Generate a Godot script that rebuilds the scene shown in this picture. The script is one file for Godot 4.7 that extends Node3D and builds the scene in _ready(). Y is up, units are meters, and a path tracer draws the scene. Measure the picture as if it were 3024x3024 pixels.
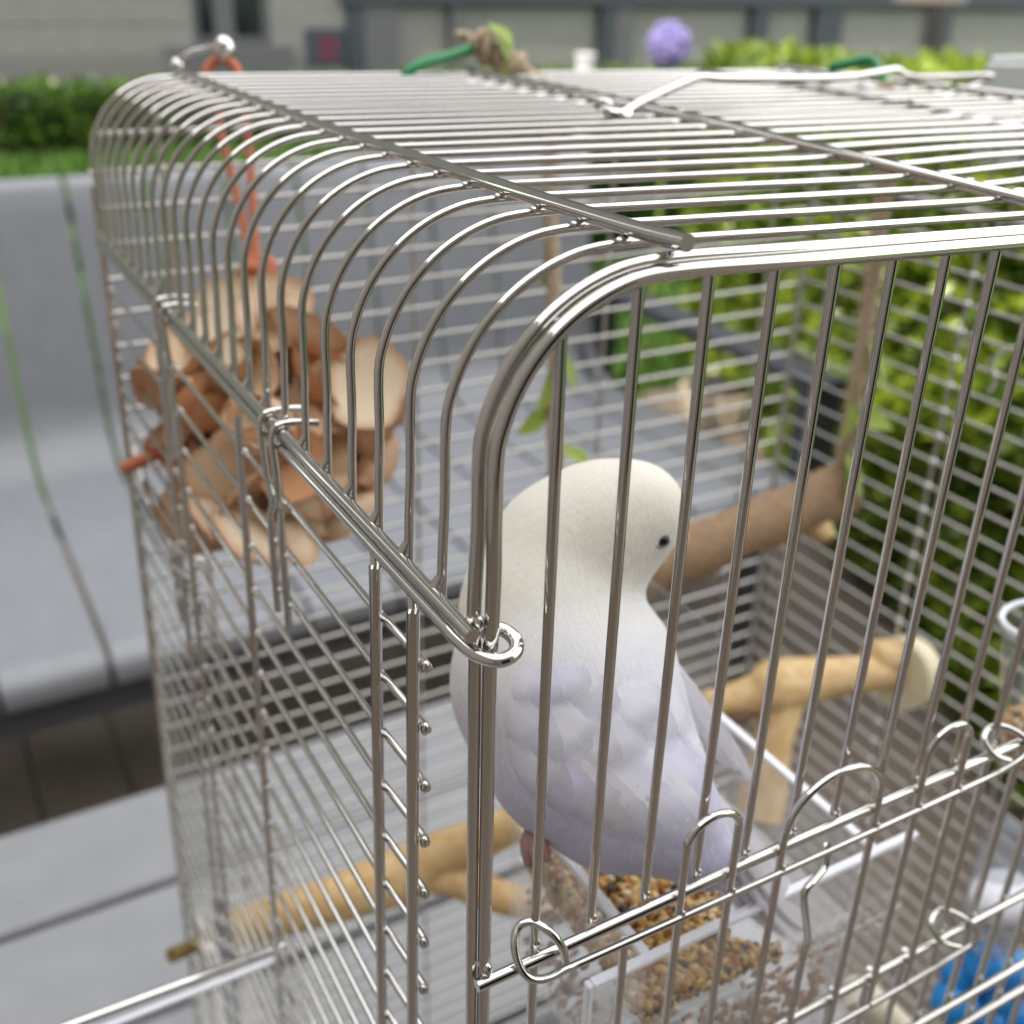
extends Node3D
# Lengths are written in millimetres in the cage's own frame: x along the cage front, y up, z towards the viewer; the origin is the near top corner post.
const MM := 0.001
const CAM_POS := Vector3(-62.875, 86.347, 119.535)
const CAM_X := Vector3(0.873592, 0.022304, 0.486148)
const CAM_Y := Vector3(0.199819, 0.894421, -0.400103)
const CAM_Z := Vector3(-0.443745, 0.446669, 0.776903)
var rng := RandomNumberGenerator.new()
var M := {}
var wire_cache := {}

# ---------------------------------------------------------------- helpers
func at(d: float, u: float, v: float) -> Vector3:      # a point of the place, measured from the photograph at an estimated distance
	return CAM_POS + d * (CAM_X * (u - 1512.0) / 3204.76 - CAM_Y * (v - 1512.0) / 3204.76 - CAM_Z)

func lin(r: float, g: float, b: float) -> Color:
	return Color(r, g, b).linear_to_srgb()

func mat(c: Color, rough := 0.6, metal := 0.0) -> StandardMaterial3D:
	var m := StandardMaterial3D.new()
	m.albedo_color = c; m.roughness = rough; m.metallic = metal
	return m

func noise_tex(freq: float, c0: Color, c1: Color, sd := 1, oct := 4, kind := FastNoiseLite.TYPE_SIMPLEX_SMOOTH) -> NoiseTexture2D:
	var n := FastNoiseLite.new(); n.noise_type = kind; n.frequency = freq; n.seed = sd; n.fractal_octaves = oct
	var t := NoiseTexture2D.new(); t.width = 512; t.height = 512; t.seamless = true; t.noise = n
	var g := Gradient.new(); g.set_color(0, c0); g.set_color(1, c1); t.color_ramp = g
	return t

func bump_tex(freq: float, strength: float, sd := 1, oct := 4) -> NoiseTexture2D:
	var n := FastNoiseLite.new(); n.frequency = freq; n.seed = sd; n.fractal_octaves = oct
	var t := NoiseTexture2D.new(); t.width = 512; t.height = 512; t.seamless = true; t.noise = n
	t.as_normal_map = true; t.bump_strength = strength
	return t

func textured(c0: Color, c1: Color, freq: float, scale: Vector3, rough := 0.7, bump := 0.0, sd := 1, oct := 4) -> StandardMaterial3D:
	var m := mat(Color.WHITE, rough)
	m.albedo_texture = noise_tex(freq, c0, c1, sd, oct)
	m.uv1_triplanar = true; m.uv1_world_triplanar = true; m.uv1_scale = scale
	if bump > 0.0:
		m.normal_enabled = true; m.normal_texture = bump_tex(freq * 2.0, bump, sd + 7); m.normal_scale = 1.0
	return m

func thing(called: String, label: String, category: String, base: Vector3, group := "") -> Node3D:
	var o := Node3D.new(); o.name = called; add_child(o, true)
	o.position = base * MM
	o.set_meta("label", label); o.set_meta("category", category)
	if group != "": o.set_meta("group", group)
	return o

func part(called: String, mesh: Mesh, m: Material, parent: Node3D, label := "") -> MeshInstance3D:
	var o := MeshInstance3D.new(); o.name = called; o.mesh = mesh
	o.material_override = m
	parent.add_child(o, true)
	var p: Node = parent; var off := Vector3.ZERO
	while p is Node3D and p != self:
		off += p.position; p = p.get_parent()
	o.position = -off
	if label != "": o.set_meta("label", label)
	return o

func structure(called: String, mesh: Mesh, m: Material) -> MeshInstance3D:
	var o := part(called, mesh, m, self)
	o.set_meta("kind", "structure")
	return o

func scatter(called: String, mesh: Mesh, m: Material, xf: Array, cols: Array, parent: Node3D) -> MultiMeshInstance3D:
	var mm := MultiMesh.new(); mm.transform_format = MultiMesh.TRANSFORM_3D; mm.use_colors = true
	mm.mesh = mesh; mm.instance_count = xf.size()
	for i in xf.size():
		mm.set_instance_transform(i, xf[i]); mm.set_instance_color(i, cols[i])
	var o := MultiMeshInstance3D.new(); o.name = called; o.multimesh = mm; o.material_override = m
	parent.add_child(o, true)
	var p: Node = parent; var off := Vector3.ZERO
	while p is Node3D and p != self:
		off += p.position; p = p.get_parent()
	o.position = -off
	o.set_meta("kind", "stuff")
	return o

func array_mesh(v: PackedVector3Array, n: PackedVector3Array, idx: PackedInt32Array, c := PackedColorArray()) -> ArrayMesh:
	for t in range(0, idx.size(), 3):      # every face looks the way its normals point
		var p := v[idx[t]]
		if (v[idx[t + 1]] - p).cross(v[idx[t + 2]] - p).dot(n[idx[t]] + n[idx[t + 1]] + n[idx[t + 2]]) > 0.0:
			var k := idx[t + 1]; idx[t + 1] = idx[t + 2]; idx[t + 2] = k
	var a := []; a.resize(Mesh.ARRAY_MAX)
	a[Mesh.ARRAY_VERTEX] = v; a[Mesh.ARRAY_NORMAL] = n; a[Mesh.ARRAY_INDEX] = idx
	if c.size() > 0: a[Mesh.ARRAY_COLOR] = c
	var m := ArrayMesh.new(); m.add_surface_from_arrays(Mesh.PRIMITIVE_TRIANGLES, a)
	return m

func smooth(pts: Array, n := 6, closed := false) -> Array:   # Catmull-Rom through the points
	var out := []
	var k := pts.size()
	var last := k if closed else k - 1
	for i in last:
		var p0: Vector3 = pts[(i - 1 + k) % k] if closed or i > 0 else pts[0]
		var p1: Vector3 = pts[i]; var p2: Vector3 = pts[(i + 1) % k]
		var p3: Vector3 = pts[(i + 2) % k] if closed or i + 2 < k else pts[k - 1]
		for j in n:
			out.append(p1.cubic_interpolate(p2, p0, p3, float(j) / n))
	if not closed: out.append(pts[k - 1])
	return out

# a round tube along a path (mm); r is a number or one radius per point; caps close the ends
class Buf:
	var v := PackedVector3Array(); var n := PackedVector3Array(); var i := PackedInt32Array(); var c := PackedColorArray()

func tube_to(b: Buf, pts: Array, r, sides := 12, round_end := false, jitter := 0.0) -> void:
	var k := pts.size()
	var t0: Vector3 = (pts[1] - pts[0]).normalized()
	var nx := t0.cross(Vector3(0.31, 0.87, 0.39) if absf(t0.y) < 0.9 else Vector3(1, 0.1, 0)).normalized()
	var first := b.v.size()
	var pt := t0
	for i in k:
		var t: Vector3
		if i == 0: t = t0
		elif i == k - 1: t = (pts[k - 1] - pts[k - 2]).normalized()
		else: t = ((pts[i + 1] - pts[i]).normalized() + (pts[i] - pts[i - 1]).normalized()).normalized()
		nx = (nx - t * nx.dot(t)).normalized()
		var ny := t.cross(nx)
		var rr: float = r[i] if r is Array or r is PackedFloat32Array else r
		for s in sides:
			var a := TAU * s / sides
			var d := nx * cos(a) + ny * sin(a)
			var q := rr
			if jitter > 0.0: q = rr * (1.0 + jitter * (rng.randf() - 0.5))
			b.v.append((pts[i] + d * q) * MM); b.n.append(d)
		pt = t
	for i in k - 1:
		for s in sides:
			var a := first + i * sides + s; var c := first + i * sides + (s + 1) % sides
			b.i.append_array([a, c, a + sides, c, c + sides, a + sides])
	for e in 2:
		var ring := first + (0 if e == 0 else (k - 1) * sides)
		var d: Vector3 = -t0 if e == 0 else pt
		var p: Vector3 = pts[0] if e == 0 else pts[k - 1]
		var rr: float = (r[0 if e == 0 else k - 1]) if r is Array or r is PackedFloat32Array else r
		var c := b.v.size()
		b.v.append((p + d * rr * (0.5 if round_end else 0.12)) * MM); b.n.append(d)
		for s in sides:
			b.v.append(b.v[ring + s]); b.n.append(d if not round_end else (b.n[ring + s] + d).normalized())
		for s in sides:
			var x := c + 1 + s; var y := c + 1 + (s + 1) % sides
			if e == 0: b.i.append_array([c, y, x])
			else: b.i.append_array([c, x, y])

func ball_to(b: Buf, p: Vector3, r: Vector3, seg := 8, rings := 5) -> void:
	var f := b.v.size()
	for i in rings + 1:
		var th := PI * i / rings
		for j in seg:
			var ph := TAU * j / seg
			var d := Vector3(sin(th) * cos(ph), cos(th), sin(th) * sin(ph))
			b.v.append((p + d * r) * MM); b.n.append((d / r).normalized())
	for i in rings:
		for j in seg:
			var a := f + i * seg + j; var c := f + i * seg + (j + 1) % seg
			b.i.append_array([a, c, a + seg, c, c + seg, a + seg])

func done(b: Buf) -> ArrayMesh:
	return array_mesh(b.v, b.n, b.i, b.c)

func tube(pts: Array, r, sides := 12, round_end := false) -> ArrayMesh:
	var b := Buf.new(); tube_to(b, pts, r, sides, round_end); return done(b)

func ball(p: Vector3, r: Vector3, seg := 16, rings := 10) -> ArrayMesh:
	var b := Buf.new(); ball_to(b, p, r, seg, rings); return done(b)

# a box with chamfered edges between two corners (mm); optional turn about y round its centre
func box_to(b: Buf, lo: Vector3, hi: Vector3, ch := 1.0, turn := Basis()) -> void:
	var c := (lo + hi) / 2; var h := (hi - lo) / 2
	ch = minf(ch, minf(h.x, minf(h.y, h.z)) * 0.6)
	var quad := func(p: Array, n: Vector3):
		var f := b.v.size()
		for q in p:
			b.v.append((c + turn * (q as Vector3)) * MM); b.n.append(turn * n)
		var nn: Vector3 = ((p[1] - p[0]) as Vector3).cross(p[2] - p[0])
		if nn.dot(n) > 0.0:
			b.i.append_array([f, f + 2, f + 1]); if p.size() == 4: b.i.append_array([f, f + 3, f + 2])
		else:
			b.i.append_array([f, f + 1, f + 2]); if p.size() == 4: b.i.append_array([f, f + 2, f + 3])
	var pt := func(s: Vector3, ax: int) -> Vector3:
		var q := Vector3(s.x * (h.x - ch), s.y * (h.y - ch), s.z * (h.z - ch))
		q[ax] = s[ax] * h[ax]
		return q
	for ax in 3:
		var u := (ax + 1) % 3; var w := (ax + 2) % 3
		for sg in [-1.0, 1.0]:
			var P := []
			for e in [[-1, -1], [1, -1], [1, 1], [-1, 1]]:
				var s := Vector3(); s[ax] = sg; s[u] = e[0]; s[w] = e[1]
				P.append(pt.call(s, ax))
			var n := Vector3(); n[ax] = sg
			quad.call(P, n)
			for sg2 in [-1.0, 1.0]:       # the edge between +-ax and +-u, running along w
				var E := []
				for z in [-1.0, 1.0]:
					var s := Vector3(); s[ax] = sg; s[u] = sg2; s[w] = z
					E.append(pt.call(s, ax)); E.append(pt.call(s, u))
				var n2 := Vector3(); n2[ax] = sg; n2[u] = sg2
				quad.call([E[0], E[1], E[3], E[2]], n2.normalized())
	for x in [-1.0, 1.0]:
		for y in [-1.0, 1.0]:
			for z in [-1.0, 1.0]:
				var s := Vector3(x, y, z)
				quad.call([pt.call(s, 0), pt.call(s, 1), pt.call(s, 2)], s.normalized())

func box(lo: Vector3, hi: Vector3, ch := 1.0, turn := Basis()) -> ArrayMesh:
	var b := Buf.new(); box_to(b, lo, hi, ch, turn); return done(b)

# a sheet of given thickness swept along x: profile in (y,z), from x0 to x1
func sheet(profile: Array, x0: float, x1: float, th: float) -> ArrayMesh:
	var b := Buf.new(); var k := profile.size()
	var up := []; var nr := []
	for i in k:
		var t: Vector2 = (profile[mini(i + 1, k - 1)] - profile[maxi(i - 1, 0)]).normalized()   # (z, y)
		nr.append(Vector3(0, t.x, -t.y))
	for side in [1.0, -1.0]:
		var f := b.v.size()
		for i in k:
			var p: Vector2 = profile[i]; var n: Vector3 = nr[i]
			for x in [x0, x1]:
				b.v.append((Vector3(x, p.y, p.x) + n * (0.0 if side > 0 else -th)) * MM); b.n.append(n * side)
		for i in k - 1:
			var a := f + i * 2
			if side > 0: b.i.append_array([a, a + 1, a + 2, a + 1, a + 3, a + 2])
			else: b.i.append_array([a, a + 2, a + 1, a + 1, a + 2, a + 3])
	for e in 2:
		var x: float = x0 if e == 0 else x1
		var f := b.v.size()
		for i in k:
			var p: Vector2 = profile[i]; var n: Vector3 = nr[i]
			for s in [0.0, th]:
				b.v.append((Vector3(x, p.y, p.x) - n * s) * MM); b.n.append(Vector3(-1 if e == 0 else 1, 0, 0))
		for i in k - 1:
			var a := f + i * 2
			b.i.append_array([a, a + 1, a + 2, a + 1, a + 3, a + 2])
	for e in 2:
		var i := 0 if e == 0 else k - 1
		var p: Vector2 = profile[i]; var n: Vector3 = nr[i]
		var t: Vector2 = (profile[1] - profile[0]).normalized() * -1.0 if e == 0 else (profile[k - 1] - profile[k - 2]).normalized()
		var f := b.v.size()
		for x in [x0, x1]:
			for s in [0.0, th]:
				b.v.append((Vector3(x, p.y, p.x) - n * s) * MM); b.n.append(Vector3(0, t.y, t.x))
		b.i.append_array([f, f + 1, f + 2, f + 1, f + 3, f + 2])
	return done(b)

# ---------------------------------------------------------------- materials
func make_materials() -> void:
	var wire := mat(lin(0.62, 0.605, 0.58), 0.07, 1.0)
	wire.roughness_texture = noise_tex(0.02, Color(0.75, 0.75, 0.75), Color(1.0, 1.0, 1.0), 5); wire.uv1_triplanar = true; wire.uv1_world_triplanar = true; wire.uv1_scale = Vector3(20, 20, 20)
	M.wire = wire
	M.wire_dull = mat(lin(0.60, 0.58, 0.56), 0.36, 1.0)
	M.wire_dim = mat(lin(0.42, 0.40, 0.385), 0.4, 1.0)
	M.steel = mat(lin(0.75, 0.74, 0.72), 0.22, 1.0)
	M.brass = mat(lin(0.42, 0.31, 0.13), 0.4, 1.0)
	M.bench = textured(lin(0.215, 0.225, 0.245), lin(0.25, 0.26, 0.28), 0.01, Vector3(3, 3, 3), 0.38, 0.0, 3)
	M.bench_frame = mat(lin(0.07, 0.075, 0.085), 0.45)
	M.table = textured(lin(0.215, 0.22, 0.232), lin(0.25, 0.255, 0.267), 0.008, Vector3(4, 4, 4), 0.4, 0.0, 4)
	M.table_frame = mat(lin(0.20, 0.225, 0.24), 0.5)
	M.deck = textured(lin(0.14, 0.112, 0.088), lin(0.21, 0.172, 0.138), 0.02, Vector3(14, 14, 1.2), 0.75, 2.0, 6)
	M.soil = mat(lin(0.03, 0.025, 0.02), 0.95)
	M.lawn = textured(lin(0.028, 0.075, 0.004), lin(0.055, 0.12, 0.007), 0.03, Vector3(1.3, 1.3, 1.3), 0.9, 3.0, 8)
	M.core = textured(lin(0.008, 0.02, 0.004), lin(0.02, 0.035, 0.01), 0.05, Vector3(3, 3, 3), 0.95, 4.0, 9)
	var leaf := mat(Color.WHITE, 0.3); leaf.vertex_color_use_as_albedo = true; leaf.backlight_enabled = true; leaf.backlight = Color(0.5, 0.6, 0.12)
	leaf.cull_mode = BaseMaterial3D.CULL_DISABLED
	M.leaf = leaf
	var grass := mat(Color.WHITE, 0.6); grass.vertex_color_use_as_albedo = true; grass.backlight_enabled = true; grass.backlight = Color(0.25, 0.4, 0.05)
	M.grass = grass
	M.clad = textured(lin(0.115, 0.117, 0.112), lin(0.145, 0.147, 0.14), 0.012, Vector3(0.7, 2.0, 0.7), 0.8, 0.0, 12)
	M.panel = textured(lin(0.13, 0.134, 0.122), lin(0.155, 0.158, 0.146), 0.01, Vector3(0.5, 0.5, 0.5), 0.6, 0.0, 13)
	M.navy = mat(lin(0.012, 0.02, 0.03), 0.5)
	M.grey = mat(lin(0.055, 0.058, 0.064), 0.6)
	M.dark_glass = mat(lin(0.006, 0.008, 0.012), 0.08)
	M.plinth = mat(lin(0.10, 0.10, 0.10), 0.8)
	M.curtain = mat(lin(0.07, 0.012, 0.03), 0.9)
	M.slate = textured(lin(0.035, 0.04, 0.05), lin(0.06, 0.066, 0.078), 0.02, Vector3(3, 3, 3), 0.6, 0.0, 15)
	var wood := textured(lin(0.50, 0.29, 0.10), lin(0.80, 0.62, 0.36), 0.02, Vector3(9, 14, 14), 0.6, 1.5, 17)
	M.pale_wood = wood
	M.pale_end = textured(lin(0.66, 0.58, 0.38), lin(0.78, 0.72, 0.52), 0.02, Vector3(40, 40, 40), 0.6, 0.0, 18)
	M.bark = textured(lin(0.21, 0.125, 0.068), lin(0.36, 0.25, 0.15), 0.03, Vector3(14, 14, 14), 0.85, 4.0, 19)
	M.dark_bark = textured(lin(0.13, 0.065, 0.04), lin(0.2, 0.11, 0.07), 0.03, Vector3(60, 60, 60), 0.85, 3.0, 20)
	M.jute = textured(lin(0.36, 0.27, 0.18), lin(0.58, 0.47, 0.34), 0.05, Vector3(90, 90, 90), 0.9, 4.0, 21)
	var chip := mat(Color.WHITE, 0.65); chip.vertex_color_use_as_albedo = true; chip.cull_mode = BaseMaterial3D.CULL_DISABLED
	chip.normal_enabled = true; chip.normal_texture = bump_tex(0.03, 3.0, 23); chip.uv1_triplanar = true; chip.uv1_scale = Vector3(40, 40, 40)
	chip.backlight_enabled = true; chip.backlight = Color(0.62, 0.42, 0.22)
	M.chip = chip
	M.cord = textured(lin(0.42, 0.12, 0.055), lin(0.55, 0.19, 0.09), 0.05, Vector3(80, 80, 80), 0.7, 2.0, 24)
	M.green_plastic = mat(lin(0.004, 0.20, 0.055), 0.3)
	var tl := mat(lin(0.26, 0.34, 0.06), 0.6); tl.backlight_enabled = true; tl.backlight = Color(0.4, 0.5, 0.1); tl.cull_mode = BaseMaterial3D.CULL_DISABLED
	M.toy_leaf = tl
	var ac := mat(Color(0.93, 0.95, 0.97, 0.055), 0.04); ac.transparency = BaseMaterial3D.TRANSPARENCY_ALPHA; ac.cull_mode = BaseMaterial3D.CULL_DISABLED
	M.acrylic = ac
	var ac2 := mat(Color(0.85, 0.88, 0.92, 0.075), 0.12); ac2.transparency = BaseMaterial3D.TRANSPARENCY_ALPHA; ac2.cull_mode = BaseMaterial3D.CULL_DISABLED
	M.acrylic_worn = ac2
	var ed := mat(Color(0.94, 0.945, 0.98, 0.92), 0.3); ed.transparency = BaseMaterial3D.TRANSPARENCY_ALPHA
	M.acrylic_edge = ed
	var seed := mat(Color.WHITE, 0.4); seed.vertex_color_use_as_albedo = true
	M.seed = seed
	M.husk = textured(lin(0.34, 0.20, 0.13), lin(0.56, 0.42, 0.33), 0.03, Vector3(60, 60, 60), 0.8, 0.0, 29)
	var plum := mat(Color.WHITE, 0.8); plum.vertex_color_use_as_albedo = true; plum.rim_enabled = true; plum.rim = 0.5; plum.rim_tint = 0.5
	plum.subsurf_scatter_enabled = true; plum.subsurf_scatter_strength = 0.15
	plum.albedo_texture = noise_tex(0.05, Color(0.90, 0.90, 0.90), Color(1, 1, 1), 32, 5)
	plum.normal_enabled = true; plum.normal_texture = bump_tex(0.05, 3.0, 31, 5); plum.normal_scale = 0.6; plum.uv1_triplanar = true; plum.uv1_scale = Vector3(45, 9, 45)
	M.plumage = plum
	var fe := mat(Color.WHITE, 0.75); fe.vertex_color_use_as_albedo = true; fe.cull_mode = BaseMaterial3D.CULL_DISABLED
	fe.rim_enabled = true; fe.rim = 0.4; fe.rim_tint = 0.5; fe.transparency = BaseMaterial3D.TRANSPARENCY_ALPHA
	M.feather = fe
	var dn := mat(Color.WHITE, 0.8); dn.vertex_color_use_as_albedo = true; dn.cull_mode = BaseMaterial3D.CULL_DISABLED; dn.rim_enabled = true; dn.rim = 0.4; dn.rim_tint = 0.5
	M.down = dn
	M.eye = mat(lin(0.004, 0.004, 0.006), 0.05)
	M.skin = textured(lin(0.24, 0.14, 0.125), lin(0.34, 0.21, 0.18), 0.04, Vector3(90, 90, 90), 0.6, 2.0, 33)
	M.beak = mat(lin(0.62, 0.48, 0.28), 0.35)
	M.blue = mat(lin(0.01, 0.22, 0.60), 0.25)
	M.cream = mat(lin(0.72, 0.66, 0.52), 0.55)
	M.violet = textured(lin(0.19, 0.16, 0.44), lin(0.42, 0.39, 0.68), 0.012, Vector3(20, 20, 20), 0.8, 0.0, 37)
	M.lamp_head = mat(lin(0.20, 0.16, 0.15), 0.6)
	M.dark_metal = mat(lin(0.02, 0.02, 0.02), 0.5)
	M.chair = mat(lin(0.62, 0.66, 0.67), 0.5)
	M.white = mat(lin(0.7, 0.7, 0.72), 0.5)
	M.stone = textured(lin(0.36, 0.30, 0.23), lin(0.5, 0.43, 0.34), 0.02, Vector3(8, 8, 8), 0.85, 2.0, 40)
	M.render = textured(lin(0.29, 0.265, 0.24), lin(0.37, 0.34, 0.31), 0.02, Vector3(2, 2, 2), 0.9, 0.0, 41)

# ---------------------------------------------------------------- the scene
func _ready() -> void:
	rng.seed = 7
	var cam := Camera3D.new(); cam.name = "camera"
	cam.transform = Transform3D(Basis(CAM_X, CAM_Y, CAM_Z), CAM_POS * MM)
	cam.fov = 50.49; cam.near = 0.01; cam.far = 400.0
	var ca := CameraAttributesPhysical.new()
	ca.frustum_focal_length = 25.443; ca.frustum_focus_distance = 0.178; ca.frustum_near = 0.01; ca.frustum_far = 400.0
	ca.exposure_aperture = 11.0
	cam.attributes = ca
	add_child(cam)
	var env := Environment.new()
	env.background_mode = Environment.BG_SKY
	var sky := Sky.new(); var sm := ProceduralSkyMaterial.new()
	sm.sky_top_color = Color(0.765, 0.77, 0.785); sm.sky_horizon_color = Color(0.875, 0.865, 0.85); sm.sky_curve = 0.18
	sm.ground_bottom_color = Color(0.25, 0.26, 0.22); sm.ground_horizon_color = Color(0.5, 0.52, 0.5)
	sm.sun_angle_max = 5.0
	sm.sky_cover = clouds(); sm.sky_cover_modulate = Color(1, 1, 1, 0.75)
	sky.sky_material = sm; env.sky = sky
	env.background_energy_multiplier = 1.25
	env.tonemap_mode = Environment.TONE_MAPPER_LINEAR; env.tonemap_exposure = 2.03
	env.sdfgi_enabled = true; env.ssao_enabled = true; env.ssil_enabled = true
	var we := WorldEnvironment.new(); we.name = "air"; we.environment = env; add_child(we)
	var sun := DirectionalLight3D.new(); sun.name = "sun"
	sun.light_energy = 0.85; sun.light_angular_distance = 0.6; sun.light_color = Color(1.0, 0.95, 0.87); sun.shadow_enabled = true
	var from := Vector3(-0.62, 0.72, 0.22)
	add_child(sun)
	sun.look_at_from_position(from * 10.0, Vector3.ZERO)

	make_materials()
	ground()
	house()
	hedges()
	garden_bench()
	garden_table()
	garden_things()
	birdcage()
	bird()
	seed_feeder()
	perches()
	rope_swing()
	wood_chip_toy()
	small_things()

func clouds() -> ImageTexture:
	var n := FastNoiseLite.new(); n.frequency = 1.6; n.fractal_octaves = 5; n.seed = 3
	var w := 512; var h := 256
	var im := Image.create(w, h, false, Image.FORMAT_RGBAF)
	for y in h:
		for x in w:
			var th := PI * y / h; var ph := TAU * x / w
			var d := Vector3(sin(th) * cos(ph), cos(th), sin(th) * sin(ph))
			var a := clampf(0.75 + 0.9 * n.get_noise_3dv(d), 0.0, 1.0)
			im.set_pixel(x, y, Color(0.96, 0.945, 0.915, a))
	return ImageTexture.create_from_image(im)

const GROUND := -1170.0
func ground() -> void:
	var b := Buf.new()
	var s := 60000.0
	for p in [Vector3(-s, GROUND - 25, -s), Vector3(s, GROUND - 25, -s), Vector3(s, GROUND - 25, s), Vector3(-s, GROUND - 25, s)]:
		b.v.append(p * MM); b.n.append(Vector3.UP)
	b.i.append_array([0, 1, 2, 0, 2, 3])
	structure("ground", done(b), M.lawn)
	# the wooden terrace: boards that run away from the viewer
	var deck := Node3D.new(); deck.name = "deck"; deck.set_meta("kind", "structure"); add_child(deck)
	var x := -3500.0
	var zs := -2650.0
	while x < 2600.0:
		var dz := rng.randf_range(-3, 3)
		part("deck_board", box(Vector3(x, GROUND - 22 + rng.randf() * 1.0, zs + dz), Vector3(x + 141, GROUND + rng.randf() * 1.5, 2590), 3.0), M.deck, deck)
		x += 144.0
	part("deck_underlay", box(Vector3(-3500, GROUND - 24, zs + 5), Vector3(2600, GROUND - 23, 2590), 0.2), M.soil, deck)
	# the lawn proper with its blades
	var lawn := Buf.new()
	var nx := 60; var nz := 40
	var nn := FastNoiseLite.new(); nn.frequency = 0.0015; nn.seed = 5
	for j in nz + 1:
		for i in nx + 1:
			var px := -4000.0 + 14000.0 * i / nx; var pz := -2660.0 - 6400.0 * j / nz
			lawn.v.append(Vector3(px, GROUND - 12 + 12.0 * nn.get_noise_2d(px, pz), pz) * MM); lawn.n.append(Vector3.UP)
	for j in nz:
		for i in nx:
			var a := j * (nx + 1) + i
			lawn.i.append_array([a, a + 1 + nx, a + 1, a + 1, a + 1 + nx, a + 2 + nx])
	structure("lawn", done(lawn), M.lawn)
	var bl := Buf.new()
	for k in 3:
		var a := k * 2.1
		var w := Vector3(cos(a), 0, sin(a)) * 5.0; var o := Vector3(sin(a * 1.7), 0, cos(a * 2.3)) * 8.0
		var f := bl.v.size()
		bl.v.append_array([(o - w) * MM, (o + w) * MM, (o * 2.0 + Vector3(0, 42, 0)) * MM])
		for q in 3: bl.n.append(Vector3(0, 0.9, 0.3).normalized())
		bl.i.append_array([f, f + 1, f + 2])
	var xf := []; var cols := []
	for i in 26000:
		var p := Vector3(rng.randf_range(300, 4200), GROUND - 8, -2670.0 - 5900.0 * pow(rng.randf(), 1.3))
		xf.append(Transform3D(Basis(Vector3.UP, rng.randf() * TAU).scaled(Vector3.ONE * rng.randf_range(0.7, 1.5)), p * MM))
		var g := rng.randf()
		cols.append(Color(0.032 + 0.035 * g, 0.095 + 0.06 * g, 0.004 + 0.004 * g))
	var go := scatter("grass", done(bl), M.grass, xf, cols, self)
	go.set_meta("label", "short green grass of the lawn behind the bench")

func house() -> void:
	var z := -11000.0
	var h := thing("house", "grey house front with dark door frames and pale panels behind the hedge", "house", Vector3(5000, GROUND, z))
	# clad wall at the left: long boards
	var y := GROUND + 480.0
	part("plinth", box(Vector3(-6000, GROUND, z - 250), Vector3(3150, y, z + 60), 5), M.plinth, h)
	while y < 10200:
		part("cladding_board", box(Vector3(-6000, y + 4, z - 220), Vector3(2740, y + 246, z + rng.randf_range(-3, 3)), 6), M.clad, h)
		y += 250.0
	part("wall", box(Vector3(-6000, GROUND + 480, z - 900), Vector3(16000, 10400, z - 260), 5), M.clad, h)
	# dark door opening with its frame and two narrow panes
	part("door_frame", box(Vector3(2745, GROUND + 560, z - 200), Vector3(3480, 2400, z - 30), 6), M.grey, h)
	part("window", box(Vector3(2810, GROUND + 640, z - 25), Vector3(2930, 1500, z - 15), 2), M.dark_glass, h)
	part("window", box(Vector3(3140, GROUND + 640, z - 25), Vector3(3400, 1500, z - 15), 2), M.dark_glass, h)
	part("sill", box(Vector3(2450, GROUND + 300, z - 10), Vector3(3650, GROUND + 556, z + 90), 8), M.grey, h)
	part("wall_panel", box(Vector3(3490, GROUND, z - 240), Vector3(4260, 3200, z - 20), 6), M.clad, h)
	part("low_window", box(Vector3(3820, GROUND + 360, z - 15), Vector3(4255, GROUND + 700, z + 5), 4), M.navy, h)
	part("curtain", box(Vector3(3960, GROUND + 410, z + 8), Vector3(4150, GROUND + 620, z + 14), 2), M.curtain, h)
	# dark posts, pale panels, a dark beam above
	for p in [[4265, 4430, 0], [4431, 4800, 1], [5405, 5520, 1], [7262, 7450, 0], [7451, 7700, 1], [9440, 9690, 0], [10450, 10905, 0], [12500, 12900, 0]]:
		part("post", box(Vector3(p[0], GROUND, z - 200), Vector3(p[1], 2600, z + 40), 6), M.navy if p[2] == 0 else M.grey, h)
	for p in [[4801, 5404], [5521, 7261], [7701, 9439], [9691, 10449], [10906, 12499], [12901, 15000]]:
		part("door_panel", box(Vector3(p[0], GROUND + 40, z - 160), Vector3(p[1], -255, z - 60), 8), M.panel, h)
	part("beam", box(Vector3(4200, -250, z - 190), Vector3(15000, 120, z + 70), 8), M.navy, h)
	part("upper_wall", box(Vector3(4200, 124, z - 190), Vector3(15000, 10400, z + 10), 8), M.grey, h)

func leaf_mesh(l: float, w: float) -> ArrayMesh:
	var b := Buf.new()
	var pts := [Vector3(0, 0, 0), Vector3(-w * 0.8, 0.06 * l, l * 0.3), Vector3(-w, 0.08 * l, l * 0.55), Vector3(0, -0.05 * l, l), Vector3(w, 0.08 * l, l * 0.55), Vector3(w * 0.8, 0.06 * l, l * 0.3), Vector3(0, 0, l * 0.45)]
	for p in pts:
		b.v.append(p * MM); b.n.append(Vector3(p.x / w * -0.25, 1, (p.z / l - 0.5) * 0.3).normalized())
	b.i.append_array([6, 0, 1, 6, 1, 2, 6, 2, 3, 6, 3, 4, 6, 4, 5, 6, 5, 0])
	return done(b)

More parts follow.
